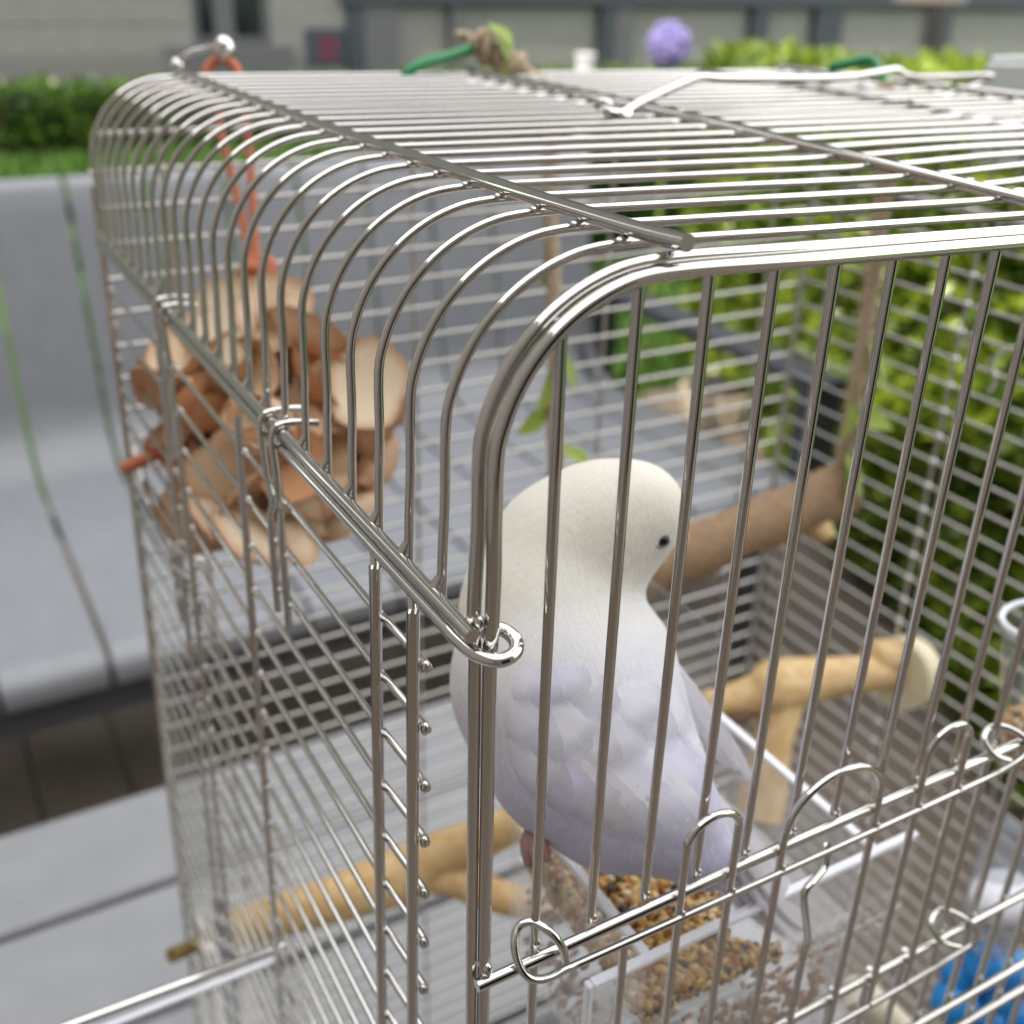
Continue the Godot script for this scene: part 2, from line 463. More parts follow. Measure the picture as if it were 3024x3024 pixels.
# a clipped hedge along a line: twiggy body, stems and thousands of leaves
func hedge(called: String, label: String, line: Array, top: float, depth: float, count: int, leaf: float, dark: Color, light: Color, sd: int, category := "hedge", ground := GROUND) -> void:
	var o := thing(called, label, category, Vector3((line[0].x + line[-1].x) / 2, ground, (line[0].y + line[-1].y) / 2))
	var nn := FastNoiseLite.new(); nn.frequency = 0.0035; nn.seed = sd; nn.fractal_octaves = 3
	var core := Buf.new()
	var lens := []; var total := 0.0
	for i in line.size() - 1:
		lens.append((line[i + 1] - line[i]).length()); total += lens[i]
	for i in line.size() - 1:
		var d: Vector2 = (line[i + 1] - line[i]).normalized(); var s := Vector2(-d.y, d.x)
		var a := Vector3(line[i].x, 0, line[i].y); var dd := Vector3(d.x, 0, d.y)
		var c: Vector3 = a + dd * lens[i] / 2
		var half := Vector3(lens[i] / 2 - 10, (top - ground) / 2 - 35, depth / 2 - 55)
		c.y = (top + ground) / 2 - 35
		box_to(core, c - half, c + half, 40.0, Basis(dd, Vector3.UP, dd.cross(Vector3.UP)))
	part("branches", done(core), M.core, o)
	var st := Buf.new()
	for i in line.size() - 1:
		var k := int(lens[i] / 260.0) + 1
		for j in k:
			var p: Vector2 = line[i].lerp(line[i + 1], (j + 0.5) / k)
			for s in [-0.44, 0.44]:
				var d2: Vector2 = (line[i + 1] - line[i]).normalized(); var q: Vector2 = p + Vector2(-d2.y, d2.x) * depth * s
				tube_to(st, [Vector3(q.x, ground - 5, q.y), Vector3(q.x + rng.randf_range(-30, 30), lerpf(ground, top, 0.35), q.y + rng.randf_range(-30, 30)), Vector3(q.x + rng.randf_range(-60, 60), lerpf(ground, top, 0.8), q.y + rng.randf_range(-60, 60))], [11.0, 8.0, 4.0], 6)
	part("stem", done(st), M.dark_bark, o).set_meta("kind", "stuff")
	var xf := []; var cols := []
	for n in count:
		var r := rng.randf() * total; var i := 0
		while r > lens[i] and i < lens.size() - 1:
			r -= lens[i]; i += 1
		var d: Vector2 = (line[i + 1] - line[i]).normalized(); var s := Vector2(-d.y, d.x)
		var base: Vector2 = line[i] + d * r
		var f := rng.randf()
		var p: Vector3; var nrm: Vector3
		var H := top - ground
		if f < 0.34:
			var o2 := rng.randf_range(-0.5, 0.5) * depth
			p = Vector3(base.x + s.x * o2, top, base.y + s.y * o2); nrm = Vector3(0, 1, 0)
		else:
			var sg := 1.0 if f < 0.80 else -1.0
			p = Vector3(base.x + s.x * sg * depth / 2, ground + 40 + H * rng.randf(), base.y + s.y * sg * depth / 2); nrm = Vector3(s.x * sg, 0.25, s.y * sg)
			if i == 0 and rng.randf() < 0.06:
				p = Vector3(line[0].x + s.x * rng.randf_range(-0.5, 0.5) * depth, p.y, line[0].y + s.y * rng.randf_range(-0.5, 0.5) * depth); nrm = Vector3(-d.x, 0.2, -d.y)
		var bumpy := nn.get_noise_3dv(p)
		p += nrm.normalized() * (bumpy * 75.0 + rng.randf_range(-45, 22) + (22.0 * rng.randf() if nrm.y > 0.9 else 0.0))
		var dir := (nrm.normalized() * 0.75 + Vector3(rng.randf_range(-1, 1), rng.randf_range(-0.7, 1), rng.randf_range(-1, 1)) * 0.85).normalized()
		var side := dir.cross(Vector3(rng.randf_range(-1, 1), rng.randf_range(-1, 1), rng.randf_range(-1, 1))).normalized()
		var k := rng.randf_range(0.65, 1.25)
		xf.append(Transform3D(Basis(side, dir.cross(side), dir).scaled(Vector3.ONE * k), p * MM))
		var g := clampf(rng.randf() * 0.75 + bumpy * 0.5 + 0.1, 0.0, 1.0)
		cols.append(dark.lerp(light, g))
	scatter("leaves", leaf_mesh(leaf, leaf * 0.27), M.leaf, xf, cols, o)

func hedges() -> void:
	hedge("clipped_hedge", "long low clipped dark green hedge across the lawn in front of the house", [Vector2(-3000, -8900), Vector2(7500, -9000)], -790.0, 560.0, 24000, 62.0, Color(0.014, 0.045, 0.006), Color(0.11, 0.20, 0.025), 3)
	hedge("garden_hedge", "tall bright leafy hedge close by on the right of the cage", [Vector2(2700, -2800), Vector2(2300, -1900), Vector2(1950, -1150), Vector2(1650, -500), Vector2(1500, 300)], -195.0, 620.0, 42000, 46.0, Color(0.018, 0.06, 0.006), Color(0.27, 0.36, 0.035), 5)
	hedge("shrub_row", "low shaded row of dark shrubs at the far right end of the lawn", [Vector2(1900, -4700), Vector2(5200, -4300)], -640.0, 700.0, 12000, 55.0, Color(0.010, 0.035, 0.006), Color(0.05, 0.11, 0.016), 7, "shrubs")

func garden_bench() -> void:
	var o := thing("garden_bench", "long blue-grey garden bench of bent slats with dark gaps behind the cage", "bench", Vector3(0, GROUND, -1600))
	var prof := []          # (z, y) from the seat's front edge to the top of the back
	for q in [Vector2(-1222, -800), Vector2(-1217, -785), Vector2(-1224, -773), Vector2(-1245, -770), Vector2(-1500, -778), Vector2(-1720, -784)]: prof.append(q)
	for k in 9:
		var a := deg_to_rad(10.0 + 75.0 * k / 8.0)
		prof.append(Vector2(-1800 - 150 * sin(a), -784 + 150 - 150 * cos(a)))
	prof.append(Vector2(-1962, -560)); prof.append(Vector2(-2005, -330)); prof.append(Vector2(-2014, -286)); prof.append(Vector2(-2026, -276)); prof.append(Vector2(-2040, -280))
	var x := -1768.0
	while x < 1240:
		part("slat", sheet(prof, x, minf(x + 133.0, 1314.0), 14.0), M.bench, o)
		x += 142.0
	part("front_rail", box(Vector3(-1768, -870, -1262), Vector3(1310, -802, -1240), 3), M.bench_frame, o)
	part("rear_rail", box(Vector3(-1768, -840, -1780), Vector3(1310, -803, -1755), 3), M.bench_frame, o)
	part("back_rail", box(Vector3(-1768, -345, -2052), Vector3(1310, -310, -2028), 3), M.bench_frame, o)
	for lx in [-1700.0, -200.0, 1250.0]:
		part("leg", box(Vector3(lx, GROUND + 2, -1300), Vector3(lx + 50, -872, -1250), 3), M.bench_frame, o)
		part("leg", box(Vector3(lx, GROUND + 2, -1820), Vector3(lx + 50, -842, -1770), 3), M.bench_frame, o)
		part("back_stay", tube([Vector3(lx + 25, -830, -1800), Vector3(lx + 25, -620, -2000), Vector3(lx + 25, -330, -2040)], 14.0, 8), M.bench_frame, o)
	# the arm at the right end: a flat bar on an upright
	part("armrest", box(Vector3(1318, -583, -2000), Vector3(1392, -560, -1205), 4), M.slate, o)
	part("arm_upright", box(Vector3(1320, -840, -1262), Vector3(1390, -584, -1212), 4), M.slate, o)
	part("arm_upright", box(Vector3(1320, -840, -1990), Vector3(1390, -584, -1940), 4), M.slate, o)

func garden_table() -> void:
	var o := thing("garden_table", "pale grey slatted garden table under the birdcage", "table", Vector3(-100, GROUND, -100))
	var z := -648.0
	while z < 40:
		part("tabletop_plank", box(Vector3(-330, -562, z), Vector3(395, -540, z + 107.0), 2.5), M.table, o)
		z += 113.5
	part("frame_beam", box(Vector3(-320, -598, -640), Vector3(-280, -563, 80), 2), M.table_frame, o)
	part("frame_beam", box(Vector3(345, -598, -640), Vector3(385, -563, 80), 2), M.table_frame, o)
	part("frame_beam", box(Vector3(0, -588, -640), Vector3(60, -563, 80), 2), M.table_frame, o)
	for p in [[-320, -638], [345, -638], [-320, 40], [345, 40]]:
		part("leg", box(Vector3(p[0], GROUND + 2, p[1]), Vector3(p[0] + 40, -599, p[1] + 40), 3), M.table_frame, o)

# ---------------------------------------------------------------- the cage
const P := 12.45          # pitch of the wires
const W := 336.0
const D := 287.0
const BOT := -520.0
func roof_h(x: float, z: float) -> float:
	var u := maxf(0.0, x - 30.0)
	return 50.8 - 0.012 * u - 0.022 * u * clampf((z + 120.0) / 120.0, 0.0, 1.0) * clampf((150.0 - u) / 40.0, 0.25, 1.0)
func roof_path(z: float, inset := 0.0, start := -1.5) -> Array:
	var pts := [Vector3(0.2 + inset, start, z), Vector3(0.5 + inset, 8, z), Vector3(0.9 + inset, 16, z)]
	for k in 8:
		var a := PI / 2 * (k + 0.6) / 8.0
		pts.append(Vector3(0.9 + inset + (27.0 - inset) * (1 - cos(a)), 24.0 + (26.6 - inset) * sin(a), z))
	for x in [34.0, 48.0, 70.0, 100.0, 135.0, 170.0, 205.0, 240.0, 275.0, 303.0]:
		pts.append(Vector3(x, roof_h(x, z) - inset, z))
	for k in 8:
		var a := PI / 2 * (k + 0.8) / 8.0
		pts.append(Vector3(W - 28.0 + 27.0 * sin(a) - inset, 21.0 + (25.5 - inset) * cos(a), z))
	pts.append(Vector3(W - 0.6 - inset, 10, z)); pts.append(Vector3(W - 0.2 - inset, -1.5, z))
	return pts

func weld(b: Buf, p: Vector3, s := 1.0) -> void:
	ball_to(b, p, Vector3(0.95, 1.5, 0.95) * s, 9, 6)

func lx(y: float) -> float:
	return -0.5 + 0.022 * minf(y, 0.0)

func birdcage() -> void:
	var o := thing("birdcage", "large silver wire birdcage with rounded roof holding the white parakeet", "birdcage", Vector3(W / 2, BOT - 18, -D / 2))
	# roof bars
	for j in 24:
		var b := Buf.new()
		var z := -P * j
		if j == 0: z = -1.6
		tube_to(b, smooth(roof_path(z), 3), 1.15 if j == 0 or j == 23 else 0.8, 14 if j < 12 else 8)
		if j > 0 and j < 23:
			tube_to(b, [Vector3(0.25, 2.8, z), Vector3(-0.3, 1.5, z), Vector3(-0.9, 0.4, z)], [0.45, 0.85, 0.95], 8, true)
		part("roof_bar", done(b), M.wire, o)
	# cross rods on the roof
	var b1 := Buf.new()
	tube_to(b1, smooth([Vector3(31.0, 53.6, 1.6), Vector3(30.6, 53.0, -20), Vector3(30.6, 52.3, -100), Vector3(31.2, 52.3, -200), Vector3(32.1, 53.0, -D - 2)], 5), 1.3, 18)
	for j in range(1, 23): ball_to(b1, Vector3(30.0, 51.2, -P * j + 0.3), Vector3(1.6, 0.8, 0.9), 6, 4)
	part("roof_rod", done(b1), M.wire, o)
	var b2 := Buf.new()
	tube_to(b2, smooth([Vector3(127, 48.6, 2), Vector3(131, 49.6, -58), Vector3(136, 51.0, -130), Vector3(138, 51.6, -200), Vector3(141, 51.6, -D + 8)], 5), 1.3, 14)
	for j in range(1, 22): ball_to(b2, Vector3(133, 49.2, -P * j + 0.3), Vector3(3.0, 0.8, 0.9), 6, 4)
	part("roof_rod", done(b2), M.wire, o)
	part("roof_rod", tube(smooth([Vector3(229, 47.0, 2), Vector3(232, 47.9, -100), Vector3(240, 48.8, -160), Vector3(252, 48.8, -240), Vector3(258, 48.6, -D - 2)], 5), 1.3, 12), M.wire, o)
	part("roof_rod", tube([Vector3(W - 30, 49.5, 2), Vector3(W - 30, 49.5, -D - 2)], 1.3, 10), M.wire, o)
	# top rails: upper one carries the roof bars, lower one ends in a loop round the corner post
	part("rail", tube([Vector3(-1.5, -0.4, 1.4), Vector3(-1.5, -0.2, -D - 1)], 1.15, 18), M.wire, o)
	part("rail", tube([Vector3(W + 1.5, -0.4, 1.4), Vector3(W + 1.5, -0.2, -D - 1)], 1.15, 10), M.wire, o)
	var loop := [Vector3(-1.9, -3.0, -D - 1), Vector3(-1.9, -3.1, -150), Vector3(-1.9, -3.2, -40), Vector3(-1.9, -3.2, -9), Vector3(-1.7, -3.5, -3.0), Vector3(-0.6, -4.0, 1.2), Vector3(1.8, -4.3, 3.6), Vector3(4.6, -4.1, 3.2), Vector3(6.0, -3.6, 0.9), Vector3(5.4, -3.1, -1.6), Vector3(3.4, -2.8, -2.9), Vector3(1.5, -2.6, -2.2)]
	part("hinge_rail", tube(smooth(loop, 8), 1.15, 18, true), M.wire, o)
	# front frame: arch, top edge, corner posts
	var fp := roof_path(1.0, 1.1, -4.0)
	fp[0] = Vector3(2.0, -4, 0.6)
	fp[1] = Vector3(2.2, 8, 0.8)
	part("front_frame", tube(smooth(fp, 4), 1.15, 18), M.wire, o)
	var bp := Buf.new()
	tube_to(bp, [Vector3(2.0, -3, 0.4), Vector3(0.2, BOT, 0.4)], 1.15, 18)
	tube_to(bp, [Vector3(0.1, -1, -0.8), Vector3(-1.4, BOT, -0.8)], 1.0, 14)
	weld(bp, Vector3(0.3, 0.6, 0.3), 0.9); weld(bp, Vector3(1.8, -70.6, 1.6), 1.0); weld(bp, Vector3(2.2, -33, 1.3), 0.35)
	part("corner_post", done(bp), M.wire, o)
	part("corner_post", tube([Vector3(W, -1, 0), Vector3(W, BOT, 0)], 1.2, 10), M.wire, o)
	part("corner_post", tube([Vector3(W + 0.5, 16, -D), Vector3(W + 2, BOT, -D)], 1.5, 10), M.wire_dull, o)
	part("corner_post", tube([Vector3(-0.5, 16, -D), Vector3(-7, BOT, -D)], 1.2, 10), M.wire, o)
	# front bars
	var k := 1
	while k * 12.2 < W - 4:
		var x := k * 12.2
		var top := roof_h(x, 0) - 1.6
		if k == 1: top = 44.6
		if k == 2: top = 49.0
		if x > 312: top = 40.0 - (x - 312) * 1.2
		var b := Buf.new()
		if k == 1 or k >= 11:
			tube_to(b, [Vector3(x, top, 0.2), Vector3(x, BOT, 0.0)], 0.9, 14)
			weld(b, Vector3(x + 0.3, -70.6, 0.7), 0.65)
			weld(b, Vector3(x, -131.0, 0.7), 0.5)
			part("front_bar", done(b), M.wire, o)
		else:
			tube_to(b, [Vector3(x, top, 0.2), Vector3(x, -71.6, 0.0)], 0.9, 14)
			weld(b, Vector3(x + 0.3, -70.5, 0.7), 0.65)
			part("front_bar", done(b), M.wire, o)
			var lo := Buf.new()
			tube_to(lo, [Vector3(x, -131, 0.0), Vector3(x, BOT, 0.0)], 0.83, 10)
			part("front_bar", done(lo), M.wire, o)
		k += 1
	part("front_rod", tube([Vector3(-0.4, -73.2, 1.9), Vector3(60, -72.2, 1.9), Vector3(150, -72.0, 1.9), Vector3(W, -72.0, 1.9)], 1.2, 16), M.wire, o)
	part("front_rod", tube([Vector3(-0.4, -131.2, 1.7), Vector3(W, -131.2, 1.7)], 1.15, 14), M.wire, o)
	part("front_rod", tube([Vector3(118, -162.0, 2.2), Vector3(W, -162.5, 2.2)], 1.15, 12), M.wire, o)
	part("front_rod", tube([Vector3(118, -174.5, 2.2), Vector3(W, -175.0, 2.2)], 1.15, 12), M.wire, o)
	part("front_rod", tube([Vector3(0, BOT, 1.6), Vector3(W, BOT, 1.6)], 1.3, 8), M.wire, o)
	feeder_door(o)
	left_side(o)
	back_and_right(o)
	roof_handle(o)
	# floor: tray
	part("base_tray", box(Vector3(-9, BOT - 18, -D - 6), Vector3(W + 6, BOT - 3, 6), 4), mat(lin(0.12, 0.12, 0.118), 0.5), o)

func feeder_door(o: Node3D) -> void:
	var z := 3.1
	var d := Node3D.new(); d.name = "feeder_door"; o.add_child(d)
	# lower thin rod with a ring curled round the bar at each end
	var rp := []
	for q in [Vector3(16.4, -73.4, 4.4), Vector3(15.6, -69.8, 4.2), Vector3(13.8, -66.6, 2.8), Vector3(11.6, -65.4, 0.2), Vector3(9.2, -66.2, -0.6), Vector3(7.6, -68.4, 1.0), Vector3(7.6, -71.6, 3.0), Vector3(9.4, -74.4, 4.2), Vector3(12.8, -75.8, 4.4), Vector3(17.0, -76.2, 4.0), Vector3(24, -76.6, 3.8)]: rp.append(q)
	for q in [Vector3(60, -76.8, 3.8), Vector3(100, -76.8, 3.8), Vector3(128, -76.4, 3.8), Vector3(138, -75.6, 4.0), Vector3(142.4, -73.4, 4.2), Vector3(142.0, -70.4, 3.4), Vector3(138, -67.2, 1.2), Vector3(133.4, -66.2, -0.6), Vector3(129.6, -67.4, 0.8), Vector3(131, -70.6, 3.2), Vector3(135.4, -73.0, 4.6)]: rp.append(q)
	part("door_rod", tube(smooth(rp, 6), 0.8, 14, true), M.wire, d)
	var lo := []
	for q in [Vector3(18, -139.4, 3.6), Vector3(60, -139.4, 3.6), Vector3(110, -139.2, 3.6), Vector3(138, -137.4, 3.8), Vector3(143.8, -135.2, 4.2), Vector3(143.4, -131.4, 3.6), Vector3(139, -126.6, 1.2), Vector3(133, -123.6, -0.8), Vector3(128.2, -124.4, 0.8), Vector3(130, -128.8, 3.4), Vector3(136.4, -132.8, 5.0)]: lo.append(q)
	part("door_rod", tube(smooth(lo, 6), 0.8, 14, true), M.wire, d)
	for u in [[43.0, 55.4, -54.2, 0.42], [68.4, 94.8, -56.2, 0.62], [107.8, 120.4, -56.6, 0.6]]:
		var x0: float = u[0]; var x1: float = u[1]; var yt: float = u[2]; var r := (x1 - x0) / 2
		var pts := [Vector3(x0, -139, z), Vector3(x0, -100, z), Vector3(x0, -76, z), Vector3(x0, yt - r * 0.95, z)]
		for k in range(1, 8):
			var a := PI * k / 8.0
			pts.append(Vector3(x0 + r - r * cos(a), yt - r * 0.95 + r * 0.95 * pow(sin(a), 0.9), z))
		pts.append_array([Vector3(x1, yt - r * 0.95, z), Vector3(x1, -76, z), Vector3(x1, -100, z), Vector3(x1, -139, z)])
		var b := Buf.new()
		tube_to(b, smooth(pts, 4), 0.82, 14)
		weld(b, Vector3(x0 + 0.4, -75.6, 4.0), 0.5); weld(b, Vector3(x1 + 0.4, -75.6, 4.0), 0.5)
		weld(b, Vector3(x0, -138.5, 3.9), 0.5); weld(b, Vector3(x1, -138.5, 3.9), 0.5)
		part("door_bar", done(b), M.wire, d)
	part("door_bar", tube([Vector3(30.4, -76.6, z), Vector3(30.4, -139.5, z)], 0.82, 14), M.wire, d)
	part("door_bar", tube(smooth([Vector3(81.6, -75.8, 3.2), Vector3(81.8, -79.6, 3.4), Vector3(80.6, -81.4, 4.0), Vector3(76.2, -81.9, 5.4), Vector3(74.2, -83.0, 5.8), Vector3(74.6, -86.5, 5.8), Vector3(79.8, -100.0, 4.0), Vector3(80.8, -104.5, 3.4), Vector3(80.8, -112, z), Vector3(80.8, -139.5, z)], 6), 0.82, 14), M.wire, d)

func left_side(o: Node3D) -> void:
	# horizontal wires of the left side, from the back post to just past the front stile
	for i in 41:
		var y := -17.6 - 12.6 * i
		if y < BOT + 4: break
		var x := lx(y)
		var b := Buf.new()
		var zn := -16.4
		tube_to(b, smooth([Vector3(x + 0.4, y + 0.3, zn), Vector3(x + 0.8, y, zn - 1.5), Vector3(x + 0.5, y, -25), Vector3(x - 0.2, y + 0.7, -33), Vector3(x - 0.1, y + 0.2, -40), Vector3(x, y, -60)], 4) + [Vector3(x, y, -150), Vector3(x, y, -D)], 0.72, 10)
		weld(b, Vector3(x - 0.2, y + 0.7, -34.8), 0.62)
		weld(b, Vector3(x + 0.2, y + 0.2, -17.0), 0.9)
		for zz in [-116.6, -182.0, -197.5, -276.0]:
			weld(b, Vector3(x - 0.3, y + 0.4, zz), 0.75)
		part("side_wire", done(b), M.wire, o)
	for s in [[-17.8, -6.4, BOT], [-33.6, -6.2, BOT], [-116.0, -8.0, BOT], [-181.4, -30.0, BOT], [-197.0, -12.0, BOT], [-275.4, -4.0, BOT]]:
		var yt: float = s[1]; var yb: float = s[2]
		var b := Buf.new()
		tube_to(b, [Vector3(lx(yt) - 1.7, yt, s[0]), Vector3(lx(yb) - 1.7, yb, s[0])], 1.12 if s[0] > -40 else 0.95, 16)
		if s[0] > -40: tube_to(b, [Vector3(lx(yt) - 1.4, yt - 0.6, s[0] - 0.6), Vector3(-1.6, -4.2, s[0] - 2.2)], 0.8, 8)
		part("side_post", done(b), M.wire, o)
	# short hanging guides hooked over the rail
	for zc in [-89.0, -186.0]:
		for q in [[-3.9, 1.0], [3.9, -1.0]]:
			var z: float = zc + q[0]
			var sg: float = q[1]
			var b := Buf.new()
			tube_to(b, smooth([Vector3(6.2, 0.6, z - 0.8 * sg), Vector3(3.0, 1.2, z - 0.4 * sg), Vector3(0.2, 1.4, z), Vector3(-2.4, 1.0, z), Vector3(-3.5, -1.2, z), Vector3(-3.4, -6.0, z), Vector3(-3.0, -14, z), Vector3(-2.6, -19, z + 1.2 * sg), Vector3(-3.2, -25, z + 0.3 * sg), Vector3(-3.2, -47.5, z)], 5), 0.85, 12, true)
			part("door_guide", done(b), M.wire, o)
	# bent latch wire on the far door
	part("door_latch", tube(smooth([Vector3(-3.2, -72, -262), Vector3(-4.6, -80, -240), Vector3(-5.6, -82, -222), Vector3(-6.0, -80, -206), Vector3(-5.0, -79.5, -190), Vector3(-1.0, -79.0, -182), Vector3(1.0, -82, -186), Vector3(-2.0, -84.5, -196)], 5), 0.95, 12, true), M.wire, o)
	part("door_latch", tube(smooth([Vector3(-3, -120, -214), Vector3(-3.4, -98, -214), Vector3(-4.8, -92, -212), Vector3(-5.6, -90, -202), Vector3(-4.0, -89, -192), Vector3(-1.0, -91, -188)], 5), 0.95, 12, true), M.wire, o)

func back_and_right(o: Node3D) -> void:
	for i in 46:
		var y := 45.7 - 12.45 * i
		if y < BOT + 4: break
		var x0 := -1.0; var x1 := W + 1
		if y > 24:
			var s := clampf((y - 24.0) / 26.6, 0, 1); x0 = 1.0 + 27.0 * (1 - sqrt(1 - s * s)); x1 = W - x0
		elif y < 0: x0 = lx(y)
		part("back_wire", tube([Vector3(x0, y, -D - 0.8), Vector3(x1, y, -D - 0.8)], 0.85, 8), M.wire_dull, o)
	for x in [24.0, 121.0, 218.0, 314.0]:
		part("back_post", tube([Vector3(x, roof_h(x, -D) - 1.5 if x > 30 and x < 310 else 47.0, -D - 2.3), Vector3(x, BOT, -D - 2.3)], 0.95, 8), M.wire_dull, o)
	for i in 44:
		var y := 10.8 - 12.45 * i
		if y < BOT + 4: break
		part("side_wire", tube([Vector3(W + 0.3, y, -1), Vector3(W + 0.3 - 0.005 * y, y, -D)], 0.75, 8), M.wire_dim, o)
	for z in [-18.0, -34.0, -90.0, -116.0, -180.5, -187.5, -270.0]:
		var b := Buf.new()
		tube_to(b, [Vector3(W + 2.0, -4, z), Vector3(W + 3, BOT, z)], 0.95, 8)
		if z == -180.5 or z == -187.5:
			for i in 40: ball_to(b, Vector3(W + 0.2, -1.6 - 12.45 * i, z + (2.4 if z > -184 else 1.2)), Vector3(1.9, 1.7, 1.9), 7, 5)
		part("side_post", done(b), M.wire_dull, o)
	# door hook of the right side
	part("door_hook", tube(smooth([Vector3(W - 2, -48, -150), Vector3(W - 5, -50, -158), Vector3(W - 5, -58, -164), Vector3(W - 2, -66, -162), Vector3(W + 1, -72, -166)], 5), 1.0, 10, true), M.steel, o)

func roof_handle(o: Node3D) -> void:
	var a := at(300, 1840, 332); var b := at(318, 2075, 228); var c := at(408, 2645, 206); var e := at(425, 2925, 226)
	var f := Vector3(248, 49.6, -158)
	part("roof_handle", tube(smooth([at(292, 1790, 330), a, at(304, 1900, 298), at(314, 2035, 238), b, at(330, 2160, 232), at(378, 2470, 230), at(396, 2580, 216), c, at(412, 2670, 222), at(414, 2710, 230), at(420, 2820, 228), e, at(424, 2880, 250), at(416, 2790, 285), at(408, 2690, 326), f], 5), 1.35, 12, true), M.wire, o)
	part("handle_coil", tube(smooth([at(297, 1762, 318), at(295, 1775, 300), at(297, 1800, 310), at(299, 1795, 335), at(297, 1820, 330), at(299, 1850, 345), at(301, 1858, 325)], 5), 1.1, 10, true), M.wire, o)

# ---------------------------------------------------------------- the parakeet
var prim := []        # [centre, radius] of the body's balls in mm
func body_sdf(p: Vector3) -> float:
	var k := 4.6
	var s := 0.0
	for q in prim:
		s += exp(-((p - q[0]).length() - q[1]) / k * 2.0)
	return -log(maxf(s, 1e-30)) * k / 2.0

func body_grad(p: Vector3) -> Vector3:
	var h := 0.4
	return Vector3(body_sdf(p + Vector3(h, 0, 0)) - body_sdf(p - Vector3(h, 0, 0)), body_sdf(p + Vector3(0, h, 0)) - body_sdf(p - Vector3(0, h, 0)), body_sdf(p + Vector3(0, 0, h)) - body_sdf(p - Vector3(0, 0, h))).normalized()

func onto(p: Vector3, off: float) -> Vector3:     # the nearest point at that distance from the body
	for i in 4:
		p -= body_grad(p) * (body_sdf(p) - off)
	return p

func nets(lo: Vector3, hi: Vector3, cell: float) -> Array:   # surface nets of the body
	var nx := int((hi.x - lo.x) / cell) + 2; var ny := int((hi.y - lo.y) / cell) + 2; var nz := int((hi.z - lo.z) / cell) + 2
	var f := PackedFloat32Array(); f.resize(nx * ny * nz)
	for z in nz:
		for y in ny:
			for x in nx:
				f[x + nx * (y + ny * z)] = body_sdf(lo + Vector3(x, y, z) * cell)
	var vid := PackedInt32Array(); vid.resize(nx * ny * nz); vid.fill(-1)
	var V := PackedVector3Array(); var I := PackedInt32Array()
	var cor := [0, 1, nx, nx + 1, nx * ny, nx * ny + 1, nx * ny + nx, nx * ny + nx + 1]
	var cv := [Vector3(0, 0, 0), Vector3(1, 0, 0), Vector3(0, 1, 0), Vector3(1, 1, 0), Vector3(0, 0, 1), Vector3(1, 0, 1), Vector3(0, 1, 1), Vector3(1, 1, 1)]
	var ed := [[0, 1], [2, 3], [4, 5], [6, 7], [0, 2], [1, 3], [4, 6], [5, 7], [0, 4], [1, 5], [2, 6], [3, 7]]
	for z in nz - 1:
		for y in ny - 1:
			for x in nx - 1:
				var i := x + nx * (y + ny * z)
				var m := 0
				for c in 8:
					if f[i + cor[c]] < 0.0: m |= 1 << c
				if m == 0 or m == 255: continue
				var s := Vector3.ZERO; var n := 0
				for e in ed:
					var a: float = f[i + cor[e[0]]]; var b: float = f[i + cor[e[1]]]
					if (a < 0.0) != (b < 0.0):
						s += (cv[e[0]] as Vector3).lerp(cv[e[1]], a / (a - b)); n += 1
				vid[i] = V.size(); V.append(lo + (Vector3(x, y, z) + s / n) * cell)
	var st := [1, nx, nx * ny]
	for z in range(1, nz - 1):
		for y in range(1, ny - 1):
			for x in range(1, nx - 1):
				var i := x + nx * (y + ny * z)
				for ax in 3:
					var j: int = i + st[ax]
					if (f[i] < 0.0) == (f[j] < 0.0): continue
					var u: int = st[(ax + 1) % 3]; var w: int = st[(ax + 2) % 3]
					var a := vid[i]; var b := vid[i - u]; var c := vid[i - u - w]; var d := vid[i - w]
					if a < 0 or b < 0 or c < 0 or d < 0: continue
					if f[i] < 0.0: I.append_array([a, c, b, a, d, c])
					else: I.append_array([a, b, c, a, c, d])
	return [V, I]

func plumage_color(p: Vector3) -> Color:
	# cream head, lavender-washed back and belly (the bird's own colours), by distance along the body
	var head := at(240, 1790, 1560); var tail := at(225, 2100, 2560)
	var t := clampf((p - head).dot((tail - head).normalized()) / (tail - head).length(), -0.3, 1.0)
	var nz := sin(p.x * 0.31 + p.y * 0.22) * sin(p.y * 0.27 - p.z * 0.2)
	var c := Color(0.80, 0.775, 0.69)
	c = c.lerp(Color(0.72, 0.71, 0.72), smoothstep(0.10, 0.34, t + 0.03 * nz))
	c = c.lerp(Color(0.555, 0.54, 0.735), smoothstep(0.28, 0.75, t + 0.06 * nz) * 0.9)
	return c

